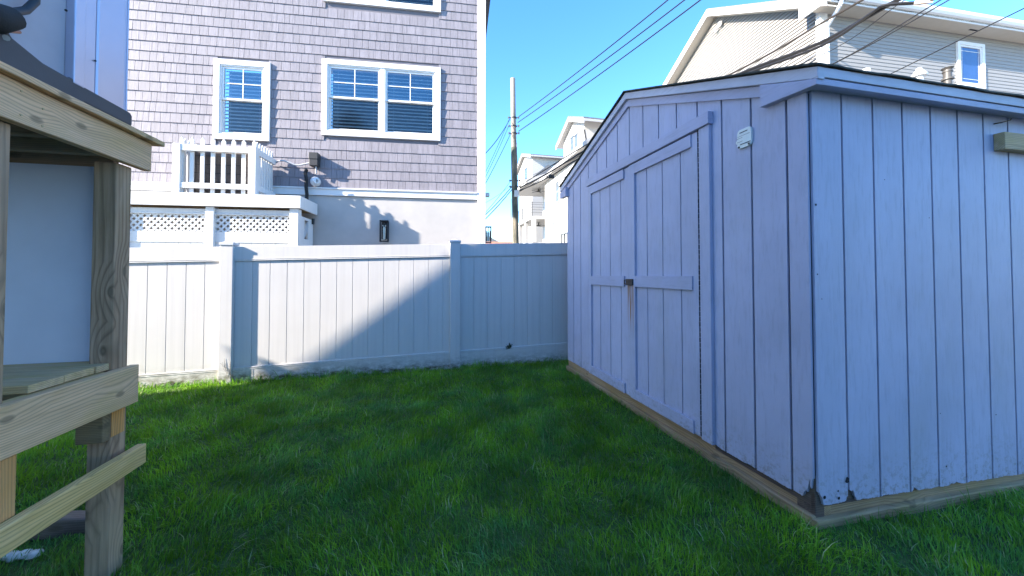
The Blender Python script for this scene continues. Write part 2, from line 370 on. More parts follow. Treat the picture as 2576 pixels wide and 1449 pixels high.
# side wall
sx = lambda x, y, off=0: SH.on(x, y, off)
WS = 3.4; s0 = sx(2118, 700)[0]; SGR = [s0 + .2032*i*.985 for i in range(0, 18)]
zs0, zs1 = sx(2051, 1271)[1], sx(2576, 1188)[1]; xs1 = sx(2576, 1188)[0]
sbot = lambda x: lerp(zs0, zs1, min(1, x/xs1)); stop = lambda x: 2.045 + .0*x
BREAKS = []
mb = MB(); strips(mb, .006, WS, SGR, stop, sbot, 0, jag=.003, notch=((.0, .035, .07), (s0+.015, .035, .055), (.62, .02, .02), (.9, .05, .012)))
mb.build('side_siding', M_PAINT, shed, SH)
mb = MB(); mb.box(.001, .02, .0005, .03, .20, 2.0); mb.box(.0201, WS, .001, .03, .20, 2.03); mb.build('sheathing', M_GAP, shed, SH)
mb = MB(); mb.box(.0, WS, .001, .03, .05, .199); mb.build('sill_plate', M_BROWN, shed, SH); mb = MB(); mb.box(-.6, -.0, .0005, .0009, .05, .199); mb.build('sill_plate', M_BROWN, shed, SG)
# remaining walls close the box
Lp = SH.I @ (SG.M @ Vector((-LEN, 0, 0)))
mb = MB(); mb.box(WS-.02, WS, .03, Lp.y, .0, 2.1); mb.prism([(0.0,0), (WS-.02,0), (WS-.02,2.15), (0.0,2.15)], Lp.y-.03, Lp.y); mb.build('rear_siding', M_PAINT, shed, SH)
# corner crack and knot hole
mb = MB(); kx, kz = sx(2131, 1208, -.0125)
mb.poly([(kx+.012*math.cos(a)*random.uniform(.7,1.2), -.0135, kz+.016*math.sin(a)*random.uniform(.8,1.1)) for a in np.linspace(0, 2*math.pi, 12)[:-1]]); m_ = mb; m_.build('knot_hole', M_GAP, shed, SH)
for px, py, r in ((2052, 515, .006), (2056,690,.004), (2108,1235,.005), (2365,1040,.003), (2505,1043,.004), (2380,1173,.005), (2067,752,.003), (2110,1253,.008), (2074,1251,.009), (2225,452,.003), (2337,548,.003)):
    x_, z_ = sx(px, py, -.0125); mb = MB(); mb.poly([(x_+r*math.cos(a), -.0135, z_+r*math.sin(a)) for a in np.linspace(0, 2*math.pi, 7)[:-1]]); mb.build('nail_hole', M_GAP, shed, SH)
# skids
mb = MB(); mb.box(-LEN-.02, -.0, .004, .10, -.06, .10); mb.build('skid_timber', M_SKIDX, shed, SG, .006)
mb = MB(); mb.box(-LEN-.03, -.0, -.022, .10, -.12, -.005+.02); mb.build('skid_timber', M_SKIDX, shed, SG, .006)
mb = MB(); mb.box(.06, WS, .004, .10, -.06, .10); mb.build('skid_timber', M_SKIDX, shed, SH, .006)
mb = MB(); mb.box(.0, .055, .0, .09, -.06, .12); mb.build('rotten_corner_post', M_BROWN, shed, SH, .004, label='dark rotten timber end at the corner')
mb = MB(); mb.box(-.02, WS, -.025, .10, -.12, .005); mb.build('skid_timber', M_SKIDX, shed, SH, .006)
# roof: prism over the gable, eaves overhang towards the camera
def rz(d):                                          # roof underside height, d measured from the near wall towards the fence
    return lerp(zN, zP, d/PK) if d < PK else lerp(zP, zF, (d-PK)/(LEN-PK))
def shift(pts, dz): return [(a, z+dz) for a, z in pts]
# rake boards on the gable plane (frame SG, x = -d)
def rake(d0, d1, lo, hi, y0, y1, name, mat, parent=shed):
    ds = [d0] + ([PK] if d0 < PK < d1 else []) + [d1]
    zz = lambda d: rz(d) if 0 <= d <= LEN else (rz(0) - (rz(PK)-rz(0))/PK*(-d) if d < 0 else rz(LEN) - (rz(PK)-rz(LEN))/(LEN-PK)*(d-LEN))
    p = [(-d, zz(d)+lo) for d in ds] + [(-d, zz(d)+hi) for d in reversed(ds)]
    m_ = MB(); m_.prism(p, y0, y1); return m_.build(name, mat, parent, SG, .002)
dret = -gx(1916, 235, -.04)
rake(dret, LEN+.1, -.062, -.001, -.028, -.0125, 'rake_board', M_TRIM)
rake(-.0845, LEN+.14, .002, RTOP, -.052, -.0125, 'drip_board', M_WHTRIM)
# eave return: level bottomed board on the gable, at the near corner
fb = SH.on(2060, 216, -OV)[1]; zr = gz(1916, 270, -.045); zr2 = zr + .0
m_ = MB(); m_.prism([(-dret, zr), (OV+.011, fb-.001), (OV+.011, rz(0)-.03), (0, rz(0)-.001), (-dret, rz(dret)-.001)], -.054, -.0125); m_.build('eave_return', M_TRIM, shed, SG, .002)
m_ = MB(); m_.prism([(-dret, zr+.004), (OV-.012, fb+.006), (OV-.012, fb+.024), (-dret, zr+.022)], -.0125, .03); m_.build('return_soffit', M_TRIM, shed, SG)
# far end small return
zfr = gz(1417, 497, -.05)
m_ = MB(); m_.prism([(-LEN-.12, zfr), (-LEN+.06, zfr), (-LEN+.06, rz(LEN)-.02), (-LEN-.12, rz(LEN)-.06)], -.06, -.0125); m_.build('eave_return', M_TRIM, shed, SG, .002)
# side eave: fascia, drip board, soffit (frame SH)
pass; fb2 = SH.on(2576, 296, -OV)[1]
zf0 = fb; 
m_ = MB(); m_.box(-.045, WS+.1, -OV-.012, -OV+.01, zf0, ftop-.049); m_.build('fascia_board', M_TRIM, shed, SH, .002)
m_ = MB(); m_.box(-.052, WS+.1, -OV-.017, -OV+.02, ftop-.045, ftop); m_.build('drip_board', M_WHTRIM, shed, SH, .002)
m_ = MB(); m_.box(-.012, WS+.1, -OV+.0101, -.0125, zf0+.012, zf0+.03); m_.build('soffit', M_TRIM, shed, SH)
# roof skin: wavy felt edge
ztop = ftop+.010
m_ = MB(); nseg = 60
pkL = SH.I @ (SG.M @ Vector((-PK, 0, 0))); fL = SH.I @ (SG.M @ Vector((-LEN-.14, 0, 0)))
prev = None
for i in range(nseg+1):
    x = lerp(-.07, WS+.12, i/nseg); wz = .006*math.sin(i*.9)+random.uniform(-.003,.003)
    t = [(x, -OV-.028, ztop+wz*.5), (x + pkL.x*(1-i/nseg), pkL.y, zP+RTOP+.016+wz*.5), (x + fL.x*(1-i/nseg), fL.y, zF+RTOP+.016-(zP-zF)/(LEN-PK)*.14)]
    b = [(p[0], p[1], p[2]-.008) for p in t]
    cur = t + b
    if prev:
        m_.poly([prev[0], cur[0], cur[1], prev[1]]); m_.poly([prev[1], cur[1], cur[2], prev[2]])
        m_.poly([prev[3], prev[4], cur[4], cur[3]]); m_.poly([prev[4], prev[5], cur[5], cur[4]]); m_.poly([prev[0], prev[3], cur[3], cur[0]])
    else: m_.poly([cur[0], cur[1], cur[4], cur[3]]); m_.poly([cur[1], cur[2], cur[5], cur[4]])
    prev = cur
m_.build('roof', M_ROOF, shed, SH)
# ---- doors (frame SG)
xl, xm, xr = gx(1486, 700, -.02), gx(1590, 700, -.02), gx(1762, 700, -.02)

ztl, ztr = gz(1500, 458, -.03), gz(1740, 345, -.03); ztd = (ztl+ztr)/2+.0
# header, casings
hz0 = ztd + .012; xr2 = gx(1787, 700, -.036); xhl = gx(1478, 460, -.035)
m_ = MB(); m_.box(xhl, xr2+.012, -.052, -.0125, hz0, hz0+.078); m_.build('door_header', M_TRIM, shed, SG, .002)
m_ = MB(); m_.box(xr+.014, xr2, -.036, -.0125, gbot(xr)+.005, hz0-.002); m_.build('door_casing', M_PAINT, shed, SG, .002)
M_RUST = paint('shed_paint_rusted', (.48,.475,.60), rust=(gx(1588, 715, -.03)+0.0, gz(1588, 712, -.03)))
def door(x0, x1, gro, left):
    z0 = gbot((x0+x1)/2)+.012
    global BREAKS
    BREAKS = []
    m_ = MB(); strips(m_, x0, x1, gro, lambda x: ztd, lambda x: gbot(x)+.012, -.014, th=.012, gap=.009, jag=.003)
    d = m_.build('door', M_PAINT, shed, SG, label='left shed door' if left else 'right shed door with the rusty stained edge')
    m_ = MB(); m_.box(x0+.004, x1-.004, -.0138, -.0126, z0+.01, ztd-.01); m_.build('groove_backing', M_GAP, d, SG)
    sl, sr = (.055, .09) if left else (.075, .085)
    m_ = MB(); m_.prism([(x0, gbot(x0)+.012), (x0+sl, gbot(x0+sl)+.012), (x0+sl, ztd), (x0, ztd)], -.045, -.0262); m_.build('stile', M_PAINT if left else M_RUST, d, SG, .0015)
    if left:
        m_ = MB(); m_.prism([(x1-sr, gbot(x1-sr)+.012), (x1-.002, gbot(x1)+.012), (x1-.002, ztd), (x1-sr, ztd)], -.030, -.0262); m_.build('stile', M_RUST, d, SG, .001)
    else:
        m_ = MB(); m_.box(x1-.06, x1, -.0345, -.0262, z0+.01, ztd); m_.build('stile', M_PAINT, d, SG)
    rx1 = x1-sr-.001 if left else gx(1742, 715, -.04)
    rw = .085
    zc = gz(1540, 706, -.03) if left else gz(1660, 709, -.03)
    for zz_ in ((zc-.048, zc+.045), (ztd-.085, ztd-.001)):
        m_ = MB(); m_.box(x0+sl+.001, rx1, -.045, -.0262, zz_[0], zz_[1]); m_.build('rail', M_TRIM, d, SG, .0015)
    m_ = MB(); m_.prism([(x0+sl+.001, gbot(x0+sl)+.014), (rx1, gbot(rx1)+.014), (rx1, gbot(rx1)+.10), (x0+sl+.001, gbot(x0+sl)+.10)], -.045, -.0262); m_.build('rail', M_TRIM, d, SG, .0015)
    return d
dl = door(xl, xm-.003, [gx(p, 600, -.03) for p in (1509, 1534, 1561)], True)
dr = door(xm+.003, xr, [gx(p, 600, -.03) for p in (1627, 1666, 1712)], False)
# dark hinge gap strip with torn weatherstrip
m_ = MB(); pts = []
for i in range(60):
    z = lerp(gbot(xr)+.02, ztd, i/59); m_.box(xr+.001, xr+.011+random.uniform(0,.0025), -.030-random.uniform(0,.004), -.02, z, z+.028)
m_.build('hinge_gap', M_GAP, shed, SG)
# hasp
hx0, hz_0 = SG.on(1572, 717, -.05); hx1, hz_1 = SG.on(1592, 702, -.05)
m_ = MB(); m_.box(hx0+.03, hx1, -.062, -.044, hz_0, hz_1)
for a, b in (((hx0, hz_0+.01), (hx0+.03, hz_0+.01)), ((hx0, hz_1-.01), (hx0+.03, hz_1-.01)), ((hx0, hz_0+.01), (hx0, hz_1-.01))): m_.bar((a[0], -.055, a[1]), (b[0], -.055, b[1]), .008, .008, (0,1,0))
m_.box(hx0+.045, hx1-.01, -.066, -.062, hz_0+.008, hz_0+.014); m_.box(hx0+.045, hx1-.01, -.066, -.062, hz_1-.014, hz_1-.008)
m_.build('hasp', M_IRON, dl, SG, .002)
# plastic plate on the gable
pf = SG; x0, z1 = pf.on(1856, 345, -.02); x1, z0 = pf.on(1892, 352, -.02); zc = (gz(1874, 325)+gz(1874, 376))/2; hh = (gz(1874, 323, -.02)-gz(1874, 371, -.02))/2
def rrect(x0, x1, z0, z1, r, n=5):
    p = []
    for cx, cz, a0 in ((x1-r, z1-r, 0), (x0+r, z1-r, 90), (x0+r, z0+r, 180), (x1-r, z0+r, 270)):
        for i in range(n+1): a = R(a0+90*i/n); p.append((cx+r*math.cos(a), cz+r*math.sin(a)))
    return p
plate = thing('wall_plate', 'small cream plastic bracket plate with slots screwed to the shed gable right of the doors', 'bracket', SG)
m_ = MB(); m_.prism(rrect(x0, x1, zc-hh, zc+hh, .022), -.026, -.0125); m_.prism(rrect(x0-.012, x0+.01, zc-hh*.35, zc-hh*.02, .004), -.022, -.0125); m_.build('plate', M_PLASTIC, plate, SG, .002)
m_ = MB(); W_ = x1-x0
m_.box(x0+.2*W_, x0+.75*W_, -.0275, -.0255, zc+hh*.62, zc+hh*.70); m_.box(x0+.22*W_, x0+.95*W_, -.0275, -.0255, zc-hh*.62, zc-hh*.55)
m_.box(x0+.05*W_, x0+.9*W_, -.0268, -.0255, zc+hh*.30, zc+hh*.325); m_.box(x0, x0+.4*W_, -.0268, -.0255, zc+hh*.1, zc+hh*.125); m_.box(x0, x0+.4*W_, -.0268, -.0255, zc-hh*.28, zc-hh*.25)
m_.build('slot', M_GAP, plate, SG)
for fx in (.14, .84):
    m_ = MB(); m_.tube([(x0+fx*W_, -.0255, zc-hh*.82), (x0+fx*W_, -.029, zc-hh*.82)], .006, 10); m_.build('screw', M_GREYBOX, plate, SG)
# timber block and hook at the right edge
bx0, bz1 = SH.on(2498, 340, -.012); _, bz0 = SH.on(2498, 380, -.012)
m_ = MB(); m_.box(bx0, bx0+.9, -.055, -.0125, bz0, bz1+.005); tag(m_.build('timber_block', M_WX, None, SH, .003), 'weathered timber block fixed to the shed side wall under the eave at the right', 'timber')
hk = SH.on(2499, 312, -.012); he = SH.on(2538, 303, -.04)
m_ = MB(); m_.tube([(hk[0], -.0125, hk[1]), (hk[0]+.01, -.04, hk[1]), (he[0], -.045, he[1]), (he[0]+.008, -.045, he[1]+.008)], .0035, 6); tag(m_.build('wall_hook', M_IRON, None, SH), 'rusty metal hook in the shed side wall above the timber block', 'hook')

# ------------------------------------------------------------------ white vinyl fence
FE = Frame(-3.2, 4.15, FA); SL = .03
fence = thing('vinyl_fence', 'white vinyl privacy fence with capped posts along the back of the lawn', 'fence', FE)
U2 = 2.53
def fz(u, z): return z + SL*u
def shear_box(mb, x0, x1, y0, y1, z0, z1):
    b = len(mb.v); mb.box(x0, x1, y0, y1, z0, z1)
    for i in range(b, len(mb.v)): v = mb.v[i]; mb.v[i] = (v[0], v[1], v[2]+SL*v[0])
    return mb
for a, b in ((-2.9, -.0635), (.0635, U2-.0635), (U2+.0635, 2*U2-.0635)):
    rt = MB(); shear_box(rt, a, b, -.022, .022, 1.295, 1.462); shear_box(rt, a, b, -.0255, .0255, 1.300, 1.306); shear_box(rt, a, b, -.0255, .0255, 1.316, 1.322); rt.build('top_rail', M_FENCE, fence, FE, .002)
    rb = MB(); shear_box(rb, a, b, -.022, .022, -.13, .10); shear_box(rb, a, b, -.0255, .0255, .088, .094); shear_box(rb, a, b, -.0255, .0255, .072, .078); rb.build('bottom_rail', M_FENCE, fence, FE, .002)
    pk = MB(); u = a
    while u < b-.01:
        e = min(u+.178, b); w_ = e-u
        shear_box(pk, u+.003, e-.003, -.0105, .0105, .10, 1.295)
        u = e
    shear_box(pk, a, b, -.004, .004, .101, 1.294)
    pk.build('pickets', M_FENCE, fence, FE, .0015)
for u in (0, U2, 2*U2):
    p = MB(); zt = 1.475+SL*u; p.box(u-.0635, u+.0635, -.0635, .0635, -.2, zt); po = p.build('post', M_FENCE, fence, FE, .004)
    c = MB(); c.box(u-.071, u+.071, -.071, .071, zt, zt+.028)
    b = len(c.v); c.v += [(u-.071,-.071,zt+.028),(u+.071,-.071,zt+.028),(u+.071,.071,zt+.028),(u-.071,.071,zt+.028),(u,0,zt+.052)]
    for i in range(4): c.f.append((b+i, b+(i+1)%4, b+4)); c.c.append(.5)
    c.build('post_cap', M_VINYL, po, FE, .003)
# weed in the fence, weathered spray at the foot of the left post
def sprig(frame, cx, cz, y, n, h, name, label, mat=M_WEED, spread=1.0):
    m_ = MB()
    for i in range(n):
        a = random.uniform(-1.3, 1.3)*spread; L = h*random.uniform(.4, 1); dy = -random.uniform(.005, .05)
        p0 = Vector((cx+random.uniform(-.01,.01), y, cz)); p1 = p0 + Vector((math.sin(a)*L*.6, dy*.6, math.cos(a)*L*.6)); p2 = p0 + Vector((math.sin(a*1.3)*L, dy, math.cos(a*1.2)*L*.9))
        w_ = .003
        m_.poly([p0-Vector((w_,0,0)), p0+Vector((w_,0,0)), p1+Vector((w_,0,.001)), p1-Vector((w_,0,-.001))]); m_.poly([p1-Vector((w_,0,-.001)), p1+Vector((w_,0,.001)), p2])
        if random.random() < .6:
            q = p1 + Vector((random.uniform(-.02,.02), -.006, random.uniform(-.01,.02))); m_.poly([p1, q+Vector((.006,0,.004)), q+Vector((.002,-.002,.014)), q-Vector((.008,0,-.003))])
    return tag(m_.build(name, mat, None, frame), label, 'weed')
wx, wz = FE.on(1280, 878, -.026); sprig(FE, wx, wz, -.02, 26, .10, 'weed', 'small dark weed growing through the fence above its bottom rail')
wx, wz = FE.on(582, 945, -.07); M_DEAD = plain('dead_vine', (.10,.085,.055), .8, var=.4, scale=30)
def vine():
    m_ = MB()
    for i in range(16):
        p = Vector((wx+random.uniform(-.05,.045), -.068, wz+random.uniform(-.02,.05))); pts = [p.copy()]; a = random.uniform(-.6, .9)
        for j in range(7):
            a += random.uniform(-.7, .7); p = p + Vector((math.sin(a)*.016, 0, math.cos(a)*.022)); p.x = max(-.06, min(.06, p.x)); p.y = -.0665-random.uniform(0,.002); pts.append(p.copy())
        m_.tube(pts, .0008, 4)
    return m_
tag(vine().build('dead_vine', M_DEAD, None, FE), 'thin dead vine clinging to the foot of the left fence post', 'vine')

# ------------------------------------------------------------------ timber platform with the air conditioner, left
ox, oy = mn(-1.416, 2.215)
PL = Frame(ox, oy, FA); KS = .865                 # the stand is a little nearer and smaller than first measured
PL.M = Matrix.Translation((0,0,EYE)) @ Matrix.Scale(KS, 4) @ Matrix.Translation((0,0,-EYE)) @ PL.M; PL.I = PL.M.inverted()
plat = thing('timber_stand', 'weathered two-level timber stand at the left carrying an air conditioner', 'timber stand', PL)
def part(name, mat, *bx, bevel=.004, parent=plat, frame=PL, label=None):
    m_ = MB()
    for b in bx: m_.box(*b)
    return m_.build(name, mat, parent, frame, bevel, label=label)
zr0, zr1 = .515, .70
part('rim_board', M_WY, (-.038, 0, -.615, 0, zr0, zr1))
part('inner_joist', M_WYM, (-.075, -.039, -.615, -.13, zr0, zr1-.003))
part('back_joist', M_WX, (-.85, -.135, -.125, -.09, zr0, zr1-.002))
for i, y in enumerate((-.46, -.315, -.17)):
    part('deck_board', M_WX, (-.95, -.052 - (.004 if i % 2 else 0), y, y+.138, zr1+.001, zr1+.032), bevel=.003)
part('deck_board', M_WX, (-.95, -.135, -.028, .08, zr1+.001, zr1+.030), bevel=.003)
z0b = .305
part('lower_rail', M_WYM, (.0, .038, -.95, -.0, z0b-.095, z0b))
# posts
pw = .09
part('post', M_WZ, (-.040-pw, -.040, -.105, -.105+pw+.001, -.45, 1.683))
part('post', M_WZ, (-.040-pw, -.040, -.648, -.648+pw, -.45, 1.683), label='near post with bright orange wood')
part('post', M_WZ, (-.95, -.86, -.105, -.014, -.45, 1.683))
part('cleat', M_WXD, (-.145, -.041, -.145, -.1055, .375, .514), label='dark block under the rim')
part('cut_face', M_WORANGE, (-.0395, -.036, -.1045, -.03, .385, .512), bevel=.001, label='orange cut patch on the post under the rim')
part('orange_post_face', M_WORANGE, (-.0395, -.006, -.648, -.548, .30, .513), bevel=.001)
# upper level
zu = 1.685
part('top_beam', M_WY, (-.038, 0, -1.2, .055, zu, zu+.145))
part('back_beam', M_WXD, (-.95, -.135, .01, .048, zu-.012, zu+.14)); part('back_beam', M_WXD, (-.95, -.041, -.15, -.112, zu+.02, zu+.14))
for y in (-.45, -.80): part('top_joist', M_WXD, (-.95, -.041, y, y+.038, zu, zu+.14))
part('cap_board', M_GREYPINE if False else M_WY, (-.11, .03, -1.2, .10, zu+.147, zu+.172), bevel=.003)
for i in range(6): part('top_board', M_WY, (-.11-.15*(i+1)+.005, -.115-.15*i, -1.2, .09, zu+.147, zu+.172), bevel=.002)
# white backboard between the posts
part('backboard', M_PANEL, (-.95, -.131, -.03, -.018, zr1+.03, zu-.01), bevel=0)
# screws on the beam
M_BRASS = plain('brass_screw', (.45,.36,.2), .4, metal=.6)
for yy, zz in ((-.575,.115),(-.50,.085),(-.575,.03),(-.50,.02)): m_ = MB(); m_.tube([(-.001, yy, zu+zz), (.0025, yy, zu+zz)], .004, 8); m_.build('screw_head', M_BRASS, plat, PL)
# air conditioner
AF = PL; ac = thing('air_conditioner', 'grey metal air conditioner condenser on top of the timber stand at the left', 'air conditioner', PL)
ax, ay = -.084, .049; zb = 1.915
def wedge(pts, x0, x1): m_ = MB(); m_.prism(pts, x0, x1, axis='x'); return m_
m_ = wedge([(ay, zb), (ay, zb+.05), (ay-.012, zb+.065), (ay-.30, zb+.069), (ay-.31, zb+.078), (ay-.335, zb+.078), (ay-.345,zb+.072), (ay-.45, zb+.075), (ay-.56, zb+.105), (ay-.60, zb+.15), (ay-.80, zb+.16), (ay-.80, zb-.045), (ay-.30, zb-.045), (ay-.27, zb+.0)], ax-.75, ax)
m_.build('base_pan', M_PAN, ac, PL, .006)
m_ = MB(); m_.box(ax-.70, ax-.03, ay-.28, ay-.05, 1.857, zb-.002); m_.build('feet', M_RUBBER, ac, PL)
H1 = 2.95
part('far_panel', M_ACMETAL, (ax-.72, ax-.012, ay-.20, ay-.03, zb+.05, H1), parent=ac, bevel=.012)
part('corner_panel', M_ACMETAL, (ax-.05, ax-.016, ay-.02, ay-.008, zb+.05, H1), (ax-.72, ax-.02, ay-.03, ay-.0085, zb+.05, H1), parent=ac, bevel=.006)
part('seam_panel', M_ACMETAL, (ax-.70, ax-.014, ay-.262, ay-.203, zb+.06, H1), parent=ac, bevel=.002)
part('rib', M_ACMETAL, (ax-.70, ax+.002, ay-.325, ay-.272, zb+.06, H1), parent=ac, bevel=.004)
part('service_panel', M_ACGREY, (ax-.70, ax-.03, ay-.78, ay-.326, zb+.06, H1), parent=ac, bevel=.002)
part('seam_shadow', M_GAP, (ax-.70, ax-.03, ay-.2715, ay-.2625, zb+.06, H1), parent=ac, bevel=0)
# hose, valve, fitting
q = lambda x, y, xo: (lambda r: Vector((xo, r[0], r[1])))(PL.onx(x, y, xo))
m_ = MB(); m_.tube([q(-60, 20, ax+.02), q(-10, 45, ax+.025), q(35, 45, ax+.03)], [.05, .05, .035], 14); m_.build('valve_cap', M_RUBBER, ac, PL, smooth=True)
m_ = MB(); m_.tube([q(-20, 28, ax+.05), q(25, 32, ax+.03), q(65, 26, ax+.02), q(88, 5, ax+.02), q(92, -30, ax+.015)], .013, 12); m_.build('hose', M_GREYBOX, ac, PL, smooth=True)
m_ = MB(); m_.tube([q(15, 75, ax+.03), q(48, 80, ax+.02)], [.009, .007], 8); m_.build('copper_fitting', M_COPPER, ac, PL)
m_ = MB(); m_.tube([q(15, 95, ax+.0), q(15, 95, ax+.006)], .010, 10); m_.build('pan_bolt', M_CONDUIT, ac, PL)
m_ = MB(); m_.tube([q(166, 26, ax-.0), q(166, 26, ax+.012)], .005, 8); m_.build('screw_head', M_BLACK, ac, PL)
m_ = MB(); m_.tube([q(240, 153, ax-.012), q(240, 153, ax-.008)], .004, 8); m_.build('screw_head', M_BLACK, ac, PL)
# things on the ground under the stand
a = at(92, 1322, 1.78); b = at(300, 1318, 1.86)
m_ = MB(); m_.bar(a, b, .08, .10); tag(m_.build('landscape_timber', M_BROWN, None, WORLD, .012), 'dark brown timber lying in the grass behind the timber stand post', 'timber')
m_ = MB(); m_.bar(at(300, 1306, 1.93), at(356, 1297, 1.97), .03, .025); tag(m_.build('grey_batten', M_GREYPINE, None, WORLD, .006), 'short pale grey batten end in the grass right of the timber stand post', 'batten')
m_ = MB(); c = at(40, 1385, 1.50)
for i in range(14):
    cx_ = lerp(-2.45, -2.13, i/13); cy_ = 1.64 + .03*random.random(); r = random.uniform(.016, .027)
    rings = []
    for t in range(7):
        th = math.pi*t/6; rings.append((Vector((cx_, cy_, -.10 + r*.7*math.cos(th))), max(.002, r*math.sin(th)*random.uniform(.9, 1.15))))
    m_.tube([p for p, _ in rings], [q_ for _, q_ in rings], 9)
tag(m_.build('stone_edging', M_STONE, None, WORLD, smooth=True), 'strip of pale stones in the grass at the lower left corner', 'stone edging')

# ------------------------------------------------------------------ grey shingled house behind the fence
HF = Frame(-.554, 7.2, 8.2)
house = thing('shingled_house', 'tall house with lavender grey shingles and white trimmed windows behind the fence', 'house', HF)
hz = lambda x, y: HF.on(x, y)[1]; hx = lambda x, y: HF.on(x, y)[0]
cbx = hx(1201, 400); zfr1 = hz(1000, 478); zfr0 = hz(1000, 497); ZTOP = 9.6; XL = -8.6
wins = [HF.rect(812, 147, 1108, 357), HF.rect(542, 150, 680, 359)]
wA = list(wins[0]); wA[2] = min(hz(812, 340), hz(1108, 357)); wA[3] = (hz(812, 147)+hz(1108, 175))/2; wA[2] = (hz(812,340)+hz(1108,357))/2
wB = list(wins[1]); wB[3] = (hz(543,150)+hz(680,160))/2; wB[2] = (hz(541,348)+hz(679,359))/2
zt0 = (hz(1106, 34)); wC = [wA[0]+.0, wA[1], zt0, zt0+1.6]
wins = [wA, wB, wC]
EXPO = .178
def shakes(x0, x1, z0, z1, holes, expo=EXPO):
    m_ = MB(); k = 0; z = z0
    while z < z1:
        x = x0 - random.uniform(0, .15); zt = z + expo + .012
        while x < x1:
            w_ = random.choice((.09,.11,.125,.14,.155,.17)) * random.uniform(.95, 1.05); a, b = max(x, x0), min(x+w_-.005, x1); x += w_
            if b-a < .02: continue
            skip = False
            for h in holes:
                if a > h[0]+.03 and b < h[1]-.03 and z > h[2]+.03 and zt < h[3]-.03: skip = True
            if skip: continue
            # clip against holes: shingles that straddle a casing edge are trimmed
            segs = [(a, b)]
            for h in holes:
                if z+expo > h[2]+.045 and z < h[3]-.045:
                    ns_ = []
                    for (p, q_) in segs:
                        if q_ <= h[0]+.04 or p >= h[1]-.04: ns_.append((p, q_))
                        else:
                            if p < h[0]+.04: ns_.append((p, h[0]+.04))
                            if q_ > h[1]-.04: ns_.append((h[1]-.04, q_))
                    segs = ns_
            for p, q_ in segs:
                if q_-p < .01: continue
                t = random.random(); dz = random.uniform(-.0015, .0015); zb_ = z+dz; zt_l = min(zt, z1)
                yb, yt = -.016+random.uniform(-.0015, .0015), -.004
                v = [(p,yb,zb_),(q_,yb,zb_),(q_,yt,zt_l),(p,yt,zt_l),(p,0,zb_),(q_,0,zb_),(q_,0,zt_l),(p,0,zt_l)]; bb = len(m_.v); m_.v += v
                for f in ((0,1,2,3),(0,4,5,1),(1,5,6,2),(0,3,7,4)): m_.f.append(tuple(bb+i for i in f)); m_.c.append(t*.98+.01)
        z += expo; k += 1
    return m_
shakes(XL, cbx+.001, zfr1, ZTOP, wins).build('shingle_siding', M_SHAKE, house, HF)
def holed(m_, x0, x1, z0, z1, holes, y0, y1):
    xs = sorted(set([x0, x1] + [h[i] for h in holes for i in (0, 1)])); zs = sorted(set([z0, z1] + [h[i] for h in holes for i in (2, 3)]))
    for a, b in zip(xs[:-1], xs[1:]):
        for c, d in zip(zs[:-1], zs[1:]):
            mx_, mz_ = (a+b)/2, (c+d)/2
            if any(h[0] < mx_ < h[1] and h[2] < mz_ < h[3] for h in holes) or mz_ > z1 or mz_ < z0: continue
            m_.box(a, b, y0, y1, c, d)
    return m_
inn = [(w_[0]+.07, w_[1]-.07, w_[2]+.07, min(w_[3]-.07, ZTOP)) for w_ in wins]
holed(MB(), XL, -.01, zfr0, ZTOP, inn, .001, .12).build('wall', M_SHADOWBACK, house, HF)
m_ = MB(); m_.box(-.05, 0.0, .12, 9, 2.0, ZTOP); m_.build('side_wall', M_SHADOWBACK, house, HF)
m_ = MB(); z = zfr1
while z < ZTOP: m_.prism([(0, z), (.02, z), (.006, z+EXPO+.01), (0, z+EXPO+.01)], .13, 9); z += EXPO
m_.build('side_shingles', M_SHAKE, house, HF)
m_ = MB(); m_.box(XL, -.02, .015, .3, -.1, zfr0-.001); m_.box(-.3, -.02, .3, 9, -.1, zfr0-.001); m_.build('foundation_wall', M_STUCCO, house, HF)
m_ = MB(); m_.box(XL, cbx-.001, -.022, .0145, zfr0, zfr1-.03); m_.box(XL, cbx-.001, -.045, .0145, zfr1-.03, zfr1-.003); m_.build('frieze_board', M_WHITE, house, HF, .003)
m_ = MB(); m_.box(cbx, 0, -.03, .0, -.1, ZTOP); m_.box(-.01, .028, -.03, .13, -.1, ZTOP); m_.box(cbx+.045, cbx+.052, -.033, -.03, -.1, ZTOP); m_.build('corner_board', M_WHITE, house, HF, .003)
m_ = MB(); m_.box(XL-.4, .45, -.45, 9, ZTOP, ZTOP+.15); m_.build('roof', M_SLATE, house, HF)
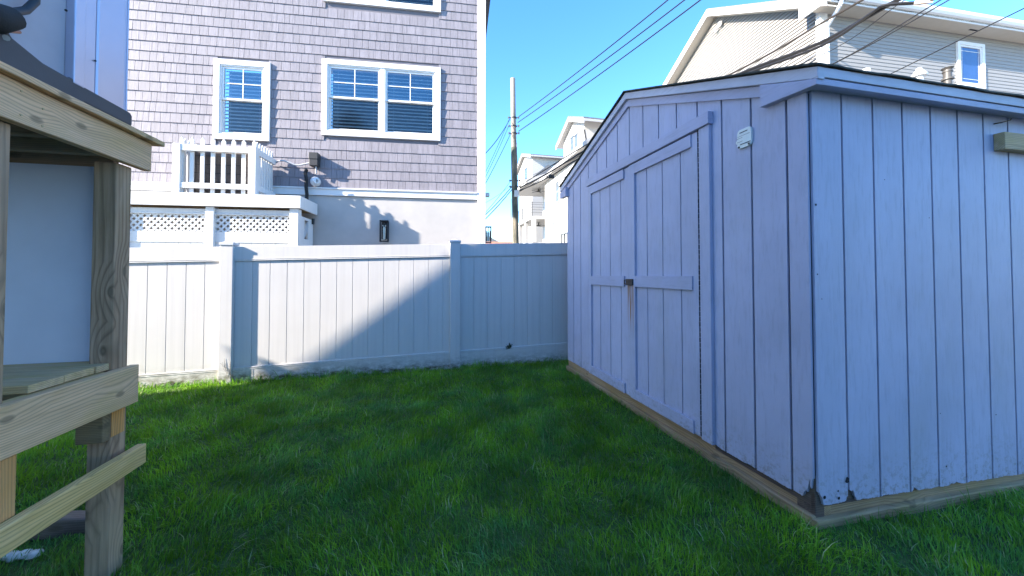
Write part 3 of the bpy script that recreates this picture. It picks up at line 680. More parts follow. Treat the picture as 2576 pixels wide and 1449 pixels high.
def window(fr, par, wn, double, grid=True, blind=True, cas=.095, gl=M_GLASS, gl2=M_SCREEN, casing_y=-.045):
    x0, x1, z0, z1 = wn
    m_ = MB(); iz0, iz1, ix0, ix1 = z0+cas, z1-cas, x0+cas, x1-cas
    # mitred casing
    for pts in ([(x0,z0),(x1,z0),(ix1,iz0),(ix0,iz0)], [(x1,z0),(x1,z1),(ix1,iz1),(ix1,iz0)], [(x1,z1),(x0,z1),(ix0,iz1),(ix1,iz1)], [(x0,z1),(x0,z0),(ix0,iz0),(ix0,iz1)]): m_.prism(pts, casing_y, .002)
    wd = m_.build('window', M_WHITE, par, fr, .002)
    m_ = MB(); st = .035; bays = [(ix0, ix1)] if not double else [(ix0, (ix0+ix1)/2-.028), ((ix0+ix1)/2+.028, ix1)]
    if double: m_.box((ix0+ix1)/2-.028, (ix0+ix1)/2+.028, casing_y+.012, .06, iz0, iz1)
    zm = (iz0+iz1)/2+.0
    # jamb liner
    for a, b in bays:
        for q0, q1, r0, r1 in ((a, b, iz0, iz0+.022), (a, b, iz1-.022, iz1), (a, a+.022, iz0+.022, iz1-.022), (b-.022, b, iz0+.022, iz1-.022)): m_.box(q0, q1, casing_y+.015, .09, r0, r1)
    m_.build('frame', M_WHITE, wd, fr, .0015)
    sash = MB(); pan = MB(); pan2 = MB(); bl = MB(); mu = MB(); bk = MB()
    for a, b in bays:
        a += .022; b -= .022
        for (zz0, zz1, yy, pn) in ((zm, iz1-.022, -.012, pan), (iz0+.022, zm+.03, .018, pan2)):
            s_ = .036
            sash.box(a, b, yy, yy+.026, zz0, zz0+s_); sash.box(a, b, yy, yy+.026, zz1-s_, zz1); sash.box(a, a+s_, yy, yy+.026, zz0+s_, zz1-s_); sash.box(b-s_, b, yy, yy+.026, zz0+s_, zz1-s_)
            pn.poly([(a+s_-.003, yy+.012, zz0+s_-.003), (b-s_+.003, yy+.012, zz0+s_-.003), (b-s_+.003, yy+.012, zz1-s_+.003), (a+s_-.003, yy+.012, zz1-s_+.003)])
            if grid and pn is pan:
                cx_ = (a+b)/2; cz_ = (zz0+zz1)/2
                mu.box(cx_-.008, cx_+.008, yy+.001, yy+.009, zz0+s_, zz1-s_); mu.box(a+s_, b-s_, yy+.0015, yy+.0085, cz_-.008, cz_+.008)
        bk.box(a, b, .20, .21, iz0, iz1)
        if blind:
            z = iz0+.05
            while z < iz1-.03:
                bl.poly([(a+.005, .072, z), (b-.005, .072, z), (b-.005, .118, z+.045), (a+.005, .118, z+.045)]); z += .066
            for c_ in (.15, .85): bl.box(lerp(a, b, c_), lerp(a, b, c_)+.0025, .069, .0715, iz0+.03, iz1-.03)
            bl.box(a, b, .065, .10, iz0+.022, iz0+.045)
    sash.build('sash', M_WHITE, wd, fr, .001)
    pan.build('pane', gl, wd, fr); pan2.build('pane', gl2, wd, fr)
    if grid: mu.build('muntin', M_WHITE, wd, fr)
    bk.build('room', M_ROOM, wd, fr)
    if blind: bl.build('blind', M_BLIND, wd, fr)
    return wd
window(HF, house, wA, True); window(HF, house, wB, False); window(HF, house, wC, True)

# ---- raised platform of the shingled house
DY = -.78
deck = thing('raised_deck', 'white vinyl clad raised landing with lattice screens below, against the shingled house', 'deck', HF)
dx1 = HF.on(756, 505, DY)[0]; dz1 = HF.on(600, 488, DY)[1]; dz0 = HF.on(600, 520, DY)[1]; dxl = -7.6
m_ = MB(); m_.box(dxl, dx1, DY, DY+.03, dz0, dz1); m_.box(dx1-.03, dx1, DY+.03, -.05, dz0, dz1); m_.build('fascia', M_VINYL, deck, HF, .004)
m_ = MB(); m_.box(dxl, dx1-.03, DY+.03, -.05, dz1-.05, dz1-.012); m_.build('floor', M_VINYL, deck, HF)
m_ = MB()
for i in range(9): m_.box(dxl+.05, dx1-.06, DY+.1+i*.075-.0, DY+.14+i*.075, dz0+.03, dz1-.052)
m_.build('joists', M_WXD, deck, HF)
LYp = DY+.06
def hxd(x, y=560): return HF.on(x, y, LYp)[0]
def hzd(x, y): return HF.on(x, y, LYp)[1]
posts = [(hxd(518), hxd(538.5)), (hxd(729), hxd(751))]; posts.append((posts[0][0]-(posts[1][0]-posts[0][0]), posts[0][1]-(posts[1][0]-posts[0][0]))); posts.append((posts[2][0]-1.9, posts[2][1]-1.9))
for a, b in posts:
    m_ = MB(); m_.box(a, b, LYp-.015, LYp+.115, -.1, dz0-.001); m_.build('post', M_VINYL, deck, HF, .004)
def lattice(m_, x0, x1, z0, z1, y, sp=.069, wd=.032, th=.003):
    cx_, cz_ = (x0+x1)/2, (z0+z1)/2; Rr = math.hypot(x1-x0, z1-z0)/2; n = int(Rr/sp)+2
    for d, yy in ((1, y), (-1, y+th)):
        ux, uz = math.sqrt(.5), d*math.sqrt(.5); px, pz = -uz, ux
        for i in range(-n, n+1):
            bx_, bz_ = cx_+px*i*sp, cz_+pz*i*sp; t0, t1 = -1e9, 1e9
            for o_, u_, lo, hi in ((bx_, ux, x0, x1), (bz_, uz, z0, z1)):
                a = (lo-o_)/u_; b = (hi-o_)/u_; t0 = max(t0, min(a, b)); t1 = min(t1, max(a, b))
            if t1-t0 > .01: m_.bar((bx_+ux*t0, yy, bz_+uz*t0), (bx_+ux*t1, yy, bz_+uz*t1), th, wd, (px, 0, pz))
zla, zlb = hzd(635, 583.5), hzd(635, 541); zra, zrb = hzd(635, 611), hzd(635, 585)
ztr0, ztr1 = zlb, hzd(635, 527)
pr = sorted(posts)
for (a, b) in zip([p[1] for p in pr[:-1]], [p[0] for p in pr[1:]]):
    sc_ = MB(); sc_.box(a, b, LYp+.03, LYp+.075, zra, zla-.004); sc_.box(a, b, LYp+.03, LYp+.075, zlb+.02, ztr1); sc_.box(a, b, LYp+.02, LYp+.08, zlb-.002, zlb+.018)
    sc_.box(a, b, LYp+.026, LYp+.079, zra+.012, zra+.018)
    u = a
    while u < b: sc_.box(u+.002, min(u+.178, b)-.002, LYp+.042, LYp+.062, .15, zra); u += .178
    fr_ = sc_.build('screen_panel', M_VINYL, deck, HF, .002)
    l_ = MB(); lattice(l_, a, b, zla-.01, zlb+.01, LYp+.05); l_.build('lattice', M_VINYL, fr_, HF)
# side gate with small lattice (plane x = dx1-.06)
GX = posts[1][1]-.02
sy0, sy1 = HF.onx(762, 560, GX)[0], HF.onx(788, 560, GX)[0]
m_ = MB(); gz1_ = HF.onx(770, 548, GX)[1]; ga = HF.onx(766, 560, GX)[0]; gb = HF.onx(776.5, 560, GX)[0]; lz1, lz0 = HF.onx(771, 555, GX)[1], HF.onx(771, 602, GX)[1]
GY0, GY1 = LYp+.12, -.06
m_.box(GX-.03, GX, GY0, ga, 0.1, gz1_); m_.box(GX-.03, GX, gb, GY1, 0.1, gz1_); m_.box(GX-.03, GX, ga, gb, lz1, gz1_); m_.box(GX-.03, GX, ga, gb, .1, lz0); gate = m_.build('side_gate', M_VINYL, deck, HF, .002)
l_ = MB()
n = 9
for i in range(-14, 16):
    for d in (1, -1):
        c0 = lz0 + (lz1-lz0)*i/9
        y_a, y_b = ga, gb; z_a, z_b = c0, c0 + d*(gb-ga)
        if max(z_a, z_b) > lz1 or min(z_a, z_b) < lz0: continue
        l_.bar((GX-.015+.003*d, y_a, z_a), (GX-.015+.003*d, y_b, z_b), .004, .02, (1,0,0))
l_.build('lattice', M_VINYL, gate, HF)
m_ = MB(); yk = HF.onx(790, 558, GX)[0]; m_.box(GX, GX+.03, min(yk, -.1)-.03, min(yk, -.1)+.03, HF.onx(790, 566, GX)[1], HF.onx(790, 552, GX)[1]); m_.build('latch', M_BLACK, gate, HF, .003)
# railing
RY = DY+.04
rail = thing('picket_railing', 'white picket railing around the landing of the shingled house', 'railing', HF)
ra = [HF.on(434, 420, RY)[0], HF.on(453.5, 420, RY)[0]]; rb_ = [HF.on(625, 420, RY)[0], HF.on(644, 420, RY)[0]]
rt1 = HF.on(540, 366, RY)[1]; rt0 = HF.on(540, 381, RY)[1]; rb1 = HF.on(540, 461, RY)[1]; rb0 = HF.on(540, 474, RY)[1]; tip = HF.on(530, 344, RY)[1]; pb = dz1+.012
PW = ra[1]-ra[0]
for a, b in (ra, rb_):
    m_ = MB(); m_.box(a, b, RY-.01, RY-.01+PW, dz1-.011, rt1+.012); m_.build('post', M_VINYL, rail, HF, .004)
m_ = MB(); m_.box(ra[1], rb_[0], RY, RY+.045, rt0, rt1); m_.build('top_rail', M_VINYL, rail, HF, .003)
m_ = MB(); m_.box(ra[1], rb_[0], RY, RY+.045, rb0, rb1); m_.build('bottom_rail', M_VINYL, rail, HF, .003)
def picket(m_, c, y0, ax_='x', w_=.058):
    h = w_/2
    pts = [(c-h, pb), (c+h, pb), (c+h, tip-.05), (c+h*.55, tip-.03), (c, tip), (c-h*.55, tip-.03), (c-h, tip-.05)]
    m_.prism(pts, y0, y0+.018, axis='y' if ax_ == 'x' else 'x')
for zx in (540, 650, 760, 870, 980, 1085, 1190, 1300):
    c = HF.on(318.6+.243*zx, 420, RY)[0]; m_ = MB(); picket(m_, c, RY+.046); m_.build('picket', M_VINYL, rail, HF, .0015)
yb_ = -.08; rxs = rb_[1]-.05
for nm, z0_, z1_ in (('top_rail', rt0, rt1), ('bottom_rail', rb0, rb1)):
    m_ = MB(); m_.box(rxs, rxs+.045, RY+PW, yb_, z0_, z1_); m_.build(nm, M_VINYL, rail, HF, .003)
    m_ = MB(); m_.box(ra[0]+.02, ra[0]+.065, RY+PW, yb_, z0_, z1_); m_.build(nm, M_VINYL, rail, HF, .003)
for i in range(7):
    m_ = MB(); picket(m_, lerp(RY+PW+.035, yb_-.03, i/6), rxs-.02, 'y', .05); m_.build('picket', M_VINYL, rail, HF, .0015)
for i in range(7):
    m_ = MB(); picket(m_, lerp(RY+PW+.035, yb_-.03, i/6), ra[0]+.066, 'y', .05); m_.build('picket', M_VINYL, rail, HF, .0015)
# condenser behind the pickets
cu = thing('condenser_unit', 'dark brown condenser unit behind the white picket railing', 'air conditioner', HF)
cx0, cx1 = HF.on(481, 430, -.50)[0], HF.on(622, 430, -.50)[0]; cz1 = HF.on(550, 379, -.50)[1]
m_ = MB(); m_.box(cx0, cx1, -.50, -.10, dz1+.002, cz1); m_.build('casing', M_COIL, cu, HF, .01)
m_ = MB()
for i in range(42): x = lerp(cx0+.02, cx1-.02, i/41); m_.box(x-.0015, x+.0015, -.506, -.5, dz1+.05, cz1-.04)
for i in range(5): z = lerp(dz1+.1, cz1-.1, i/4); m_.box(cx0+.01, cx1-.01, -.51, -.506, z-.004, z+.004)
m_.build('grille', M_BLACK, cu, HF)
# things on the wall
eb = thing('electrical_box', 'dark grey electrical disconnect box on the shingled wall right of the picket railing', 'electrical box', HF)
e0 = HF.on(778, 416, -.14); e1 = HF.on(800, 385, -.14)
m_ = MB(); m_.box(e0[0], e1[0], -.16, -.02, e0[1], e1[1]); m_.box(e0[0]-.005, e1[0]+.004, -.168, -.02, (e0[1]+e1[1])/2, e1[1]+.004); m_.build('housing', M_GREYBOX, eb, HF, .006)
pp = lambda x, y, o: (lambda r: (r[0], o, r[1]))(HF.on(x, y, o))
m_ = MB(); m_.tube([pp(690, 412, -.05), pp(700, 405, -.10), pp(712, 404, -.12), pp(726, 408, -.12), pp(740, 414, -.11), pp(752, 416, -.11), pp(765, 413, -.12), pp(780, 410, -.13)], .016, 8); m_.build('conduit', M_CONDUIT, eb, HF, smooth=True)
m_ = MB(); m_.tube([pp(795, 414, -.09), pp(795, 437, -.09)], .014, 8); m_.build('conduit', M_CONDUIT, eb, HF, smooth=True)
m_ = MB(); pts = [pp(771, 427, -.06), pp(768, 436, -.10), pp(771, 452, -.11), pp(770, 470, -.11), pp(772, 488, -.11), pp(771, 512, -.11)]; m_.tube(pts, .030, 10)
tag(m_.build('refrigerant_pipe', M_RUBBER, None, HF, smooth=True), 'black foam wrapped pipe running down the shingled wall beside the landing', 'pipe')
m_ = MB(); c = pp(794, 457, -.03); c2 = pp(794, 457, -.09); c3 = pp(796, 455, -.13); m_.tube([c, c2, c3], [.09, .085, .045], 20)
fl_ = m_.build('dryer_vent', M_VINYL, None, HF, smooth=True); tag(fl_, 'round white vent cap on the frieze below the electrical box', 'vent')
m_ = MB(); c4 = pp(796, 455, -.134)
for i in range(-2, 3):
    for j in range(-2, 3):
        if i*i+j*j < 6: m_.box(c4[0]+i*.013-.004, c4[0]+i*.013+.004, c4[1]-.0, c4[1]+.003, c4[2]+j*.013-.004, c4[2]+j*.013+.004)
m_.build('grille', M_GREYBOX, fl_, HF)
def lantern(fr, x0, x1, z0, z1, y0, y1, label, backside=True):
    t = thing('wall_lantern', label, 'wall lamp', fr)
    m_ = MB(); s_ = .014
    for a, b in ((x0, x0+s_), (x1-s_, x1)):
        for c, d in ((y0, y0+s_), (y1-s_, y1)): m_.box(a, b, c, d, z0, z1)
    for zz in (z0, z1-s_*1.4): m_.box(x0, x1, y0, y1, zz, zz+s_*1.2)
    m_.box((x0+x1)/2-.006, (x0+x1)/2+.006, (y0+y1)/2-.006, (y0+y1)/2+.006, z1-.10, z1); m_.build('frame', M_BLACK, t, fr)
    m_ = MB(); cx_, cy_ = (x0+x1)/2, (y0+y1)/2; h = z1-z0; m_.tube([(cx_, cy_, z0+.12*h), (cx_, cy_, z0+.2*h), (cx_, cy_, z0+.62*h), (cx_, cy_, z0+.68*h)], [.016, .020, .022, .012], 10); m_.build('bulb', M_PLASTIC, t, fr, smooth=True)
    m_ = MB(); m_.tube([(cx_, cy_, z0+.04), (cx_, cy_, z1-.09)], min(x1-x0, y1-y0)*.36, 16, caps=False); m_.build('glass_chimney', glass('lamp_glass', (.9,.9,.9), .05), t, fr, smooth=True)
    if backside: m_ = MB(); m_.box(x0+.02, x1-.02, y1, y1+.07, z0+.06, z1-.02); m_.build('back_plate', M_BLACK, t, fr)
    return t
l0 = HF.on(955, 608, -.12); l1 = HF.on(977, 554, -.12)
lantern(HF, l0[0], l1[0], l0[1], l1[1], -.14, -.05, 'black wall lantern on the cream foundation wall in the deck shadow')
m_ = MB(); m_.box(l0[0]+.02, l1[0]-.02, -.05, .02, l0[1]+.1, l1[1]-.05)
k0 = at(1219, 612, 7.75); k1 = at(1235, 571, 7.75); K0 = HF.I @ k0; K1 = HF.I @ k1
lantern(HF, K0.x+.01, K1.x, K0.z, K1.z, .40, .52, 'black lantern at the outer corner of the shingled house above the fence', False)
m_ = MB(); m_.box(.02, K0.x+.02, .44, .48, K1.z-.06, K1.z-.03); tag(m_.build('lantern_arm', M_BLACK, None, HF), 'short black arm between the corner board and the outer lantern', 'bracket')
k2 = HF.I @ at(1231, 496, 7.6); k3 = HF.I @ at(1220, 487, 7.6)
m_ = MB(); m_.box(.02, k2.x, .3, .42, k2.z, k3.z); tag(m_.build('vent_hood', M_WHITE, None, HF, .004), 'small white vent hood sticking out past the corner of the shingled house', 'vent')

# ------------------------------------------------------------------ cream house at upper right
RF = Frame(8.6, 10.0, 10.2); RG = Frame(8.6, 10.0, 10.2-90)
rh = thing('cream_house', 'tall cream house with lap siding and white gutters behind the shed', 'house', RF)
gs, ps, fs = -RG.on(2039, 19)[0], -RG.on(1801, 40)[0], 8.5
rzn, rzp = RG.on(2039, 19)[1], RG.on(1801, 40)[1]; slope = (rzp-rzn)/(ps-gs); slopef = (rzp - RG.on(1704, 198)[1])/((-RG.on(1704,198)[0])-ps)
sl2 = .5*(slope+slopef)
GW = ps+5.8; EZ = rzp - slope*ps
rtop = lambda d: rzp - (slope if d < ps else slopef)*abs(d-ps)
m_ = MB(); z = 3.0; ex = .105
while z < rzp:
    zt = z+ex
    d0 = max(0, ps-(rzp-z-.02)/slope); d1 = min(GW, ps+(rzp-z-.02)/slopef)
    d0t = max(0, ps-(rzp-zt)/slope); d1t = min(GW, ps+(rzp-zt)/slopef)
    if d1 > d0+.02:
        if d1t < d0t: d0t = d1t = ps
        m_.poly([(-d1, -.036, z), (-d0, -.036, z), (-d0t, -.002, zt), (-d1t, -.004, zt)]); m_.poly([(-d1, -.036, z), (-d1, -.002, z), (-d0, -.002, z), (-d0, -.036, z)])
    z = zt
m_.build('gable_siding', M_LAP, rh, RG)
m_ = MB(); m_.prism([(-GW, -.1), (0, -.1), (0, EZ), (-ps, rzp), (-GW, rtop(GW))], .0, 12); m_.build('wall', M_LAP, rh, RG)
RL = 14; zside = RF.on(2091, 38)[1]
wr = RF.rect(2403, 105, 2474, 225); wrR = [wr[0], wr[1], RF.on(2440, 222)[1], RF.on(2440, 110)[1]]
def laps(x0, x1, z0, z1, holes, ex, y=0):
    m_ = MB(); z = z0
    while z < z1:
        segs = [(x0, x1)]
        for h in holes:
            if z+ex > h[2]+.04 and z < h[3]-.04: segs = [s for p, q_ in segs for s in ((p, min(q_, h[0]+.04)), (max(p, h[1]-.04), q_)) if s[1] > s[0]]
        for a, b in segs: m_.poly([(a, y-.013, z), (b, y-.013, z), (b, y-.002, z+ex), (a, y-.002, z+ex)]); m_.poly([(a, y-.013, z), (a, y-.002, z), (b, y-.002, z), (b, y-.013, z)])
        z += ex
    return m_
laps(0, RL, 3.0, EZ-.02, [wrR], ex).build('side_siding', M_LAP, rh, RF)
m_ = MB(); m_.box(-.12, .0, -.035, .1, 0, EZ); m_.box(0.0, .12, -.035, .0, 0, EZ); m_.build('corner_board', M_WHITE, rh, RF, .004)
wd = MB(); cz = .10; a_, b_, c_, d_ = wrR
for pts in ([(a_,c_),(b_,c_),(b_-cz,c_+cz),(a_+cz,c_+cz)], [(b_,c_),(b_,d_),(b_-cz,d_-cz),(b_-cz,c_+cz)], [(b_,d_),(a_,d_),(a_+cz,d_-cz),(b_-cz,d_-cz)], [(a_,d_),(a_,c_),(a_+cz,c_+cz),(a_+cz,d_-cz)]): wd.prism(pts, -.06, .002)
wd = wd.build('window', M_WHITE, rh, RF, .003)
i0, i1, j0, j1 = a_+cz, b_-cz, c_+cz, d_-cz
m_ = MB(); m_.box(i0, i0+.05, -.04, -.01, j0, j1); m_.box(i1-.05, i1, -.04, -.01, j0, j1); m_.box(i0+.05, i1-.05, -.04, -.01, j0, j0+.05); m_.box(i0+.05, i1-.05, -.04, -.01, j1-.05, j1); m_.build('sash', M_WHITE, wd, RF, .003)
m_ = MB()
for zz in (j0+.16, j1-.16): m_.box(i0+.05, i1-.05, -.0215, -.0175, zz-.007, zz+.007)
for xx in (i0+.11, i1-.11): m_.box(xx-.006, xx+.006, -.0225, -.0185, j0+.05, j1-.05)
m_.build('muntin', M_WHITE, wd, RF)
m_ = MB(); m_.box(i0+.04, i1-.04, -.016, -.006, j0+.04, j1-.04); m_.build('pane', M_BLUEGLASS, wd, RF)
OVR = .42; oz = sl2*OVR
# soffit and gutter on the side, rake boards on the gable
m_ = MB(); SZ = zside; m_.box(-.37, RL, -OVR, .0, SZ, SZ+.03); m_.build('soffit', M_SOFFIT, rh, RF)
m_ = MB(); m_.box(-.39, RL, -OVR-.02, -OVR-.0005, SZ-.01, SZ+.20); m_.build('fascia', M_WHITE, rh, RF)
m_ = MB(); m_.prism([(-OVR-.022, SZ+.07), (-OVR-.10, SZ+.07), (-OVR-.14, SZ+.13), (-OVR-.15, SZ+.21), (-OVR-.022, SZ+.21)], -.4, RL, axis='x'); m_.build('gutter', M_GUTTER, rh, RF, .003)
def rk(lo, hi, y0, y1, e0, e1):
    m_ = MB(); p = [(e0, rtop(-e0)+lo), (-ps, rzp+lo), (-GW-e1, rtop(GW+e1)+lo), (-GW-e1, rtop(GW+e1)+hi), (-ps, rzp+hi), (e0, rtop(-e0)+hi)]; m_.prism(p, y0, y1); return m_
rk(-.06, .20, -.40, -.37, OVR, OVR).build('rake_board', M_WHITE, rh, RG)
rk(-.06, -.02, -.37, .0, OVR, OVR).build('rake_soffit', M_SOFFIT, rh, RG)
rk(.10, .24, -.37, 12, OVR+.02, OVR+.02).build('roof', M_SLATE, rh, RG)
m_ = MB(); m_.prism([(OVR+.02, SZ-.012), (-.34, SZ-.012), (-.34, max(SZ, rtop(.34)-.061)), (OVR+.02, SZ+.19)], -.405, -.36); m_.build('eave_return', M_WHITE, rh, RG)
# downspout
m_ = MB(); m_.bar((.0, -OVR-.08, SZ+.07), (-.02, -OVR-.06, SZ-.1), .07, .07, (1,0,0)); m_.bar((-.02, -OVR-.06, SZ-.1), (.04, -.08, SZ-.42), .07, .07, (1,0,0)); m_.bar((.04, -.08, SZ-.42), (.04, -.08, 3), .07, .07, (1,0,0)); m_.build('downspout', M_GUTTER, rh, RF, .01)
# soffit vent slots
m_ = MB(); m_.box(4.9, 5.2, -.25, -.2, SZ-.004, SZ-.0005); m_.build('soffit_vent', M_GAP, rh, RF)
# flood light under the far rake
q2 = RG.on(1813, 62, -.05); m_ = MB(); m_.tube([(q2[0], -.02, q2[1]), (q2[0], -.10, q2[1])], .07, 12); m_.tube([(q2[0]-.1, -.1, q2[1]-.05), (q2[0]-.16, -.2, q2[1]-.12)], [.05, .07], 10); m_.tube([(q2[0]+.1, -.1, q2[1]+.02), (q2[0]+.12, -.2, q2[1]-.06)], [.05, .07], 10)
m_.build('flood_light', M_WHITE, rh, RG, smooth=True)
# low wing with flat roof carrying the vent pipes
m_ = MB(); m_.box(.2, RL, -3.0, -.04, 0, 4.5); m_.build('low_wing', M_LAP, rh, RF)
def vp(x, y, off): r_ = RF.on(x, y, off); return r_
a = vp(2312, 176, -1.5); m_ = MB(); zt = a[1]; m_.tube([(a[0], -1.5, 4.4), (a[0], -1.5, zt-.12)], .075, 14); m_.tube([(a[0], -1.5, zt-.16), (a[0], -1.5, zt-.13), (a[0], -1.5, zt-.0), (a[0], -1.5, zt+.04)], [.14, .15, .06, .05], 14); m_.build('vent_pipe', M_WHITE, rh, RF, smooth=True, label='white vent pipe with a conical cap')
a = vp(2383, 172, -1.5); zt = a[1]; m_ = MB(); m_.tube([(a[0], -1.5, 4.4), (a[0], -1.5, zt-.02)], .075, 14); m_.tube([(a[0], -1.5, zt-.05), (a[0], -1.5, zt)], [.07, .115], 14); m_.tube([(a[0], -1.5, zt-.29), (a[0], -1.5, zt-.25)], .11, 14); m_.tube([(a[0], -1.5, zt-.10), (a[0], -1.5, zt-.07)], .09, 14); m_.build('vent_pipe', plain('sooty_pipe', (.07,.065,.06), .5), rh, RF, smooth=True, label='dark flared metal flue pipe')
a = vp(2175, 172, -1.5); b = vp(2185, 190, -1.5); m_ = MB(); m_.box(a[0], b[0], -1.55, -1.45, 4.4, a[1]); m_.build('vent_pipe', M_WHITE, rh, RF, .01, label='short square white vent')

# ------------------------------------------------------------------ utility pole and its lines
PY = 18.0
pole = thing('utility_pole', 'tall wooden utility pole, bleached above and dark green below', 'utility pole')
pt = at(1290, 197, PY); pm = at(1292.5, 371, PY); pb_ = at(1298, 640, PY)
db = (pb_-pm)/(pm.z-pb_.z); p0 = pm + db*(pm.z+.1)
m_ = MB(); m_.tube([pm, pm.lerp(pt, .5), pt-Vector((0,0,.02)), pt], [.135, .125, .118, .105], 16); m_.build('upper_pole', M_POLE1, pole, smooth=True)
m_ = MB(); m_.tube([p0, pm-(pm-p0)*.001], [.17, .146], 16); m_.build('lower_pole', M_POLE2, pole, smooth=True)
for y in (297, 318, 336, 455, 470):
    m_ = MB()
    c = at(1292+(y-297)*.02, y, PY)
    m_.tube([c+Vector((0,0,-.03)), c+Vector((0,0,.03))], .15, 14)
    for sgn in (-1, 1): m_.tube([c+Vector((sgn*.12,-.03,0)), c+Vector((sgn*.28,-.05,.01))], .02, 6); m_.tube([c+Vector((sgn*.24,-.05,-.05)), c+Vector((sgn*.24,-.05,.05))], .03, 8)
    m_.build('insulator_bracket', M_GREYBOX, pole)
m_ = MB(); c = at(1300, 487, PY-.2); m_.box(c.x-.12, c.x+.1, c.y-.05, c.y+.1, c.z-.16, c.z+.16); m_.build('tag_plate', M_WHITE, pole, bevel=.01)
m_ = MB(); m_.tube([at(1290, 338, PY-.16), at(1297, 352, PY-.16), at(1300, 362, PY-.16), at(1300, 380, PY-.17), at(1302, 420, PY-.18)], .012, 5); m_.build('ground_wire', M_CABLE, pole)
def cable(pts, r, label, group='overhead cables', mat=M_CABLE, sag=.0, n=16):
    out = []
    P_ = [Vector(p) for p in pts]
    for k, (a, b) in enumerate(zip(P_[:-1], P_[1:])):
        a0 = P_[k-1] if k else a*2-b; b1 = P_[k+2] if k+2 < len(P_) else b*2-a
        for i in range(n):
            t = i/n; p = .5*((2*a) + (b-a0)*t + (2*a0-5*a+4*b-b1)*t*t + (3*a-a0-3*b+b1)*t**3); p.z -= sag*4*t*(1-t); out.append(p)
    out.append(Vector(pts[-1])); m_ = MB(); m_.tube(out, r, 6)
    return tag(m_.build('cable', mat, None, smooth=True), label, 'cable', group)
def ext(a, b, k): return Vector(b) + (Vector(b)-Vector(a))*k
for i, ((x0_, y0_), (x1_, y1_), Y1) in enumerate((((1303, 295), (1680, 0), 10.4), ((1303, 308), (1722, 0), 10.1), ((1305, 330), (1762, 0), 9.6))):
    a, b = at(x0_, y0_, PY), at(x1_, y1_, Y1)
    cable([a, b, ext(a, b, .6)], .018, ['topmost of the three wires rising from the pole to the right', 'middle of the three wires rising from the pole to the right', 'lowest of the three wires rising from the pole to the right'][i], sag=.06)
# thick bundle
A_ = at(1308, 472, PY-.1)
def mid(x, y, Y): return at(x, y, Y)
cable([A_, mid(1371, 440, 15.6), mid(1500, 362, 12.3), mid(1700, 262, 9.6), mid(1870, 182, 8.1), mid(2065, 107, 6.9), mid(2262, -2, 5.9), mid(2560, -150, 4.9)], .034, 'thick black twisted cable passing over the shed roof to the upper right', mat=M_CABLE, n=6)
cable([A_+Vector((0,0,-.15)), mid(1380, 446, 15.3), mid(1500, 372, 12.2), mid(1700, 268, 9.55), mid(1870, 189, 8.05), mid(2065, 116, 6.85), mid(2190, 35, 6.2), mid(2230, 13, 6.0), mid(2330, 3, 5.7), mid(2420, -40, 5.3)], .026, 'black cable twined with the thick one that ends in a pale splice', mat=M_CABLE, n=6)
cable([A_+Vector((0,0,.1)), mid(1500, 350, 12.6), mid(1855, 178, 8.3), mid(2060, 62, 7.2), mid(2175, -3, 6.5), mid(2400, -130, 5.5)], .020, 'brown cable just above the thick twisted cable', mat=M_CABLEB, n=6)
cable([at(1304, 458, PY), mid(1450, 388, 13.2), mid(1700, 270, 10.5), mid(2049, 147, 8.0), mid(2264, 8, 6.6), mid(2330, -35, 6.2)], .007, 'thin wire crossing the corner of the cream house', n=6)
cable([mid(1304, 480, PY), mid(1500, 372, 13.5), mid(1800, 290, 10.0), mid(2093, 162, 8.2), mid(2366, 0, 6.9), mid(2450, -50, 6.5)], .012, 'upper one of a close pair of thin wires over the cream siding', n=6)
cable([mid(1304, 484, PY), mid(1500, 378, 13.5), mid(1800, 295, 10.0), mid(2112, 153, 8.2), mid(2387, 0, 6.9), mid(2470, -50, 6.5)], .011, 'lower one of a close pair of thin wires over the cream siding', n=6)
cable([mid(2080, 262, 10.0), mid(2232, 190, 8.8), mid(2576, 21, 6.9), mid(2700, -40, 6.2)], .011, 'thin wire crossing in front of the upper window of the cream house', n=6)
m_ = MB(); a = at(2300, 7, 5.78); b = at(2348, 3, 5.65); m_.tube([a, a.lerp(b, .3), a.lerp(b, .5), b], [.03, .04, .035, .03], 8); tag(m_.build('cable_splice', plain('pale_splice', (.75,.60,.48), .5, var=.25, scale=20), None, smooth=True), 'pale splice sleeve on the cable at the top edge above the cream house', 'splice')
m_ = MB(); c = at(1387, 444, 15.2); m_.box(c.x-.11, c.x+.12, c.y-.07, c.y+.07, c.z-.09, c.z+.08); m_.box(c.x-.2, c.x-.11, c.y-.03, c.y+.03, c.z-.05, c.z+.01); tag(m_.build('splice_box', M_BLACK, None, bevel=.04), 'black splice box hanging on the cable near the pole', 'splice box')
lefts = [((1283, 299), (1222, 385), 'thin wire looping from the pole top to behind the shingled house'), ((1280, 302), (1221, 434), 'second wire down from the pole behind the shingled house'), ((1280, 316), (1221, 446), 'third wire down from the pole behind the shingled house'), ((1286, 333), (1221, 462), 'fourth wire down from the pole behind the shingled house'),
         ((1287, 452), (1219, 537), 'upper of the lower wires from the pole behind the shingled house'), ((1287, 470), (1217, 544), 'thick lower wire from the pole behind the shingled house'), ((1288, 476), (1216, 556), 'lowest thick wire from the pole behind the shingled house'), ((1285, 466), (1221, 510), 'faint wire from the pole to the vent side of the shingled house')]
for i, (p, q_, lb) in enumerate(lefts):
    a = at(*p, PY); b = at(*q_, 14.5); cable([a, b, ext(a, b, .9)], (.016, .010, .010, .013, .010, .018, .018, .006)[i], lb, group='wires behind the shingled house', sag=.12 if i == 0 else .05)
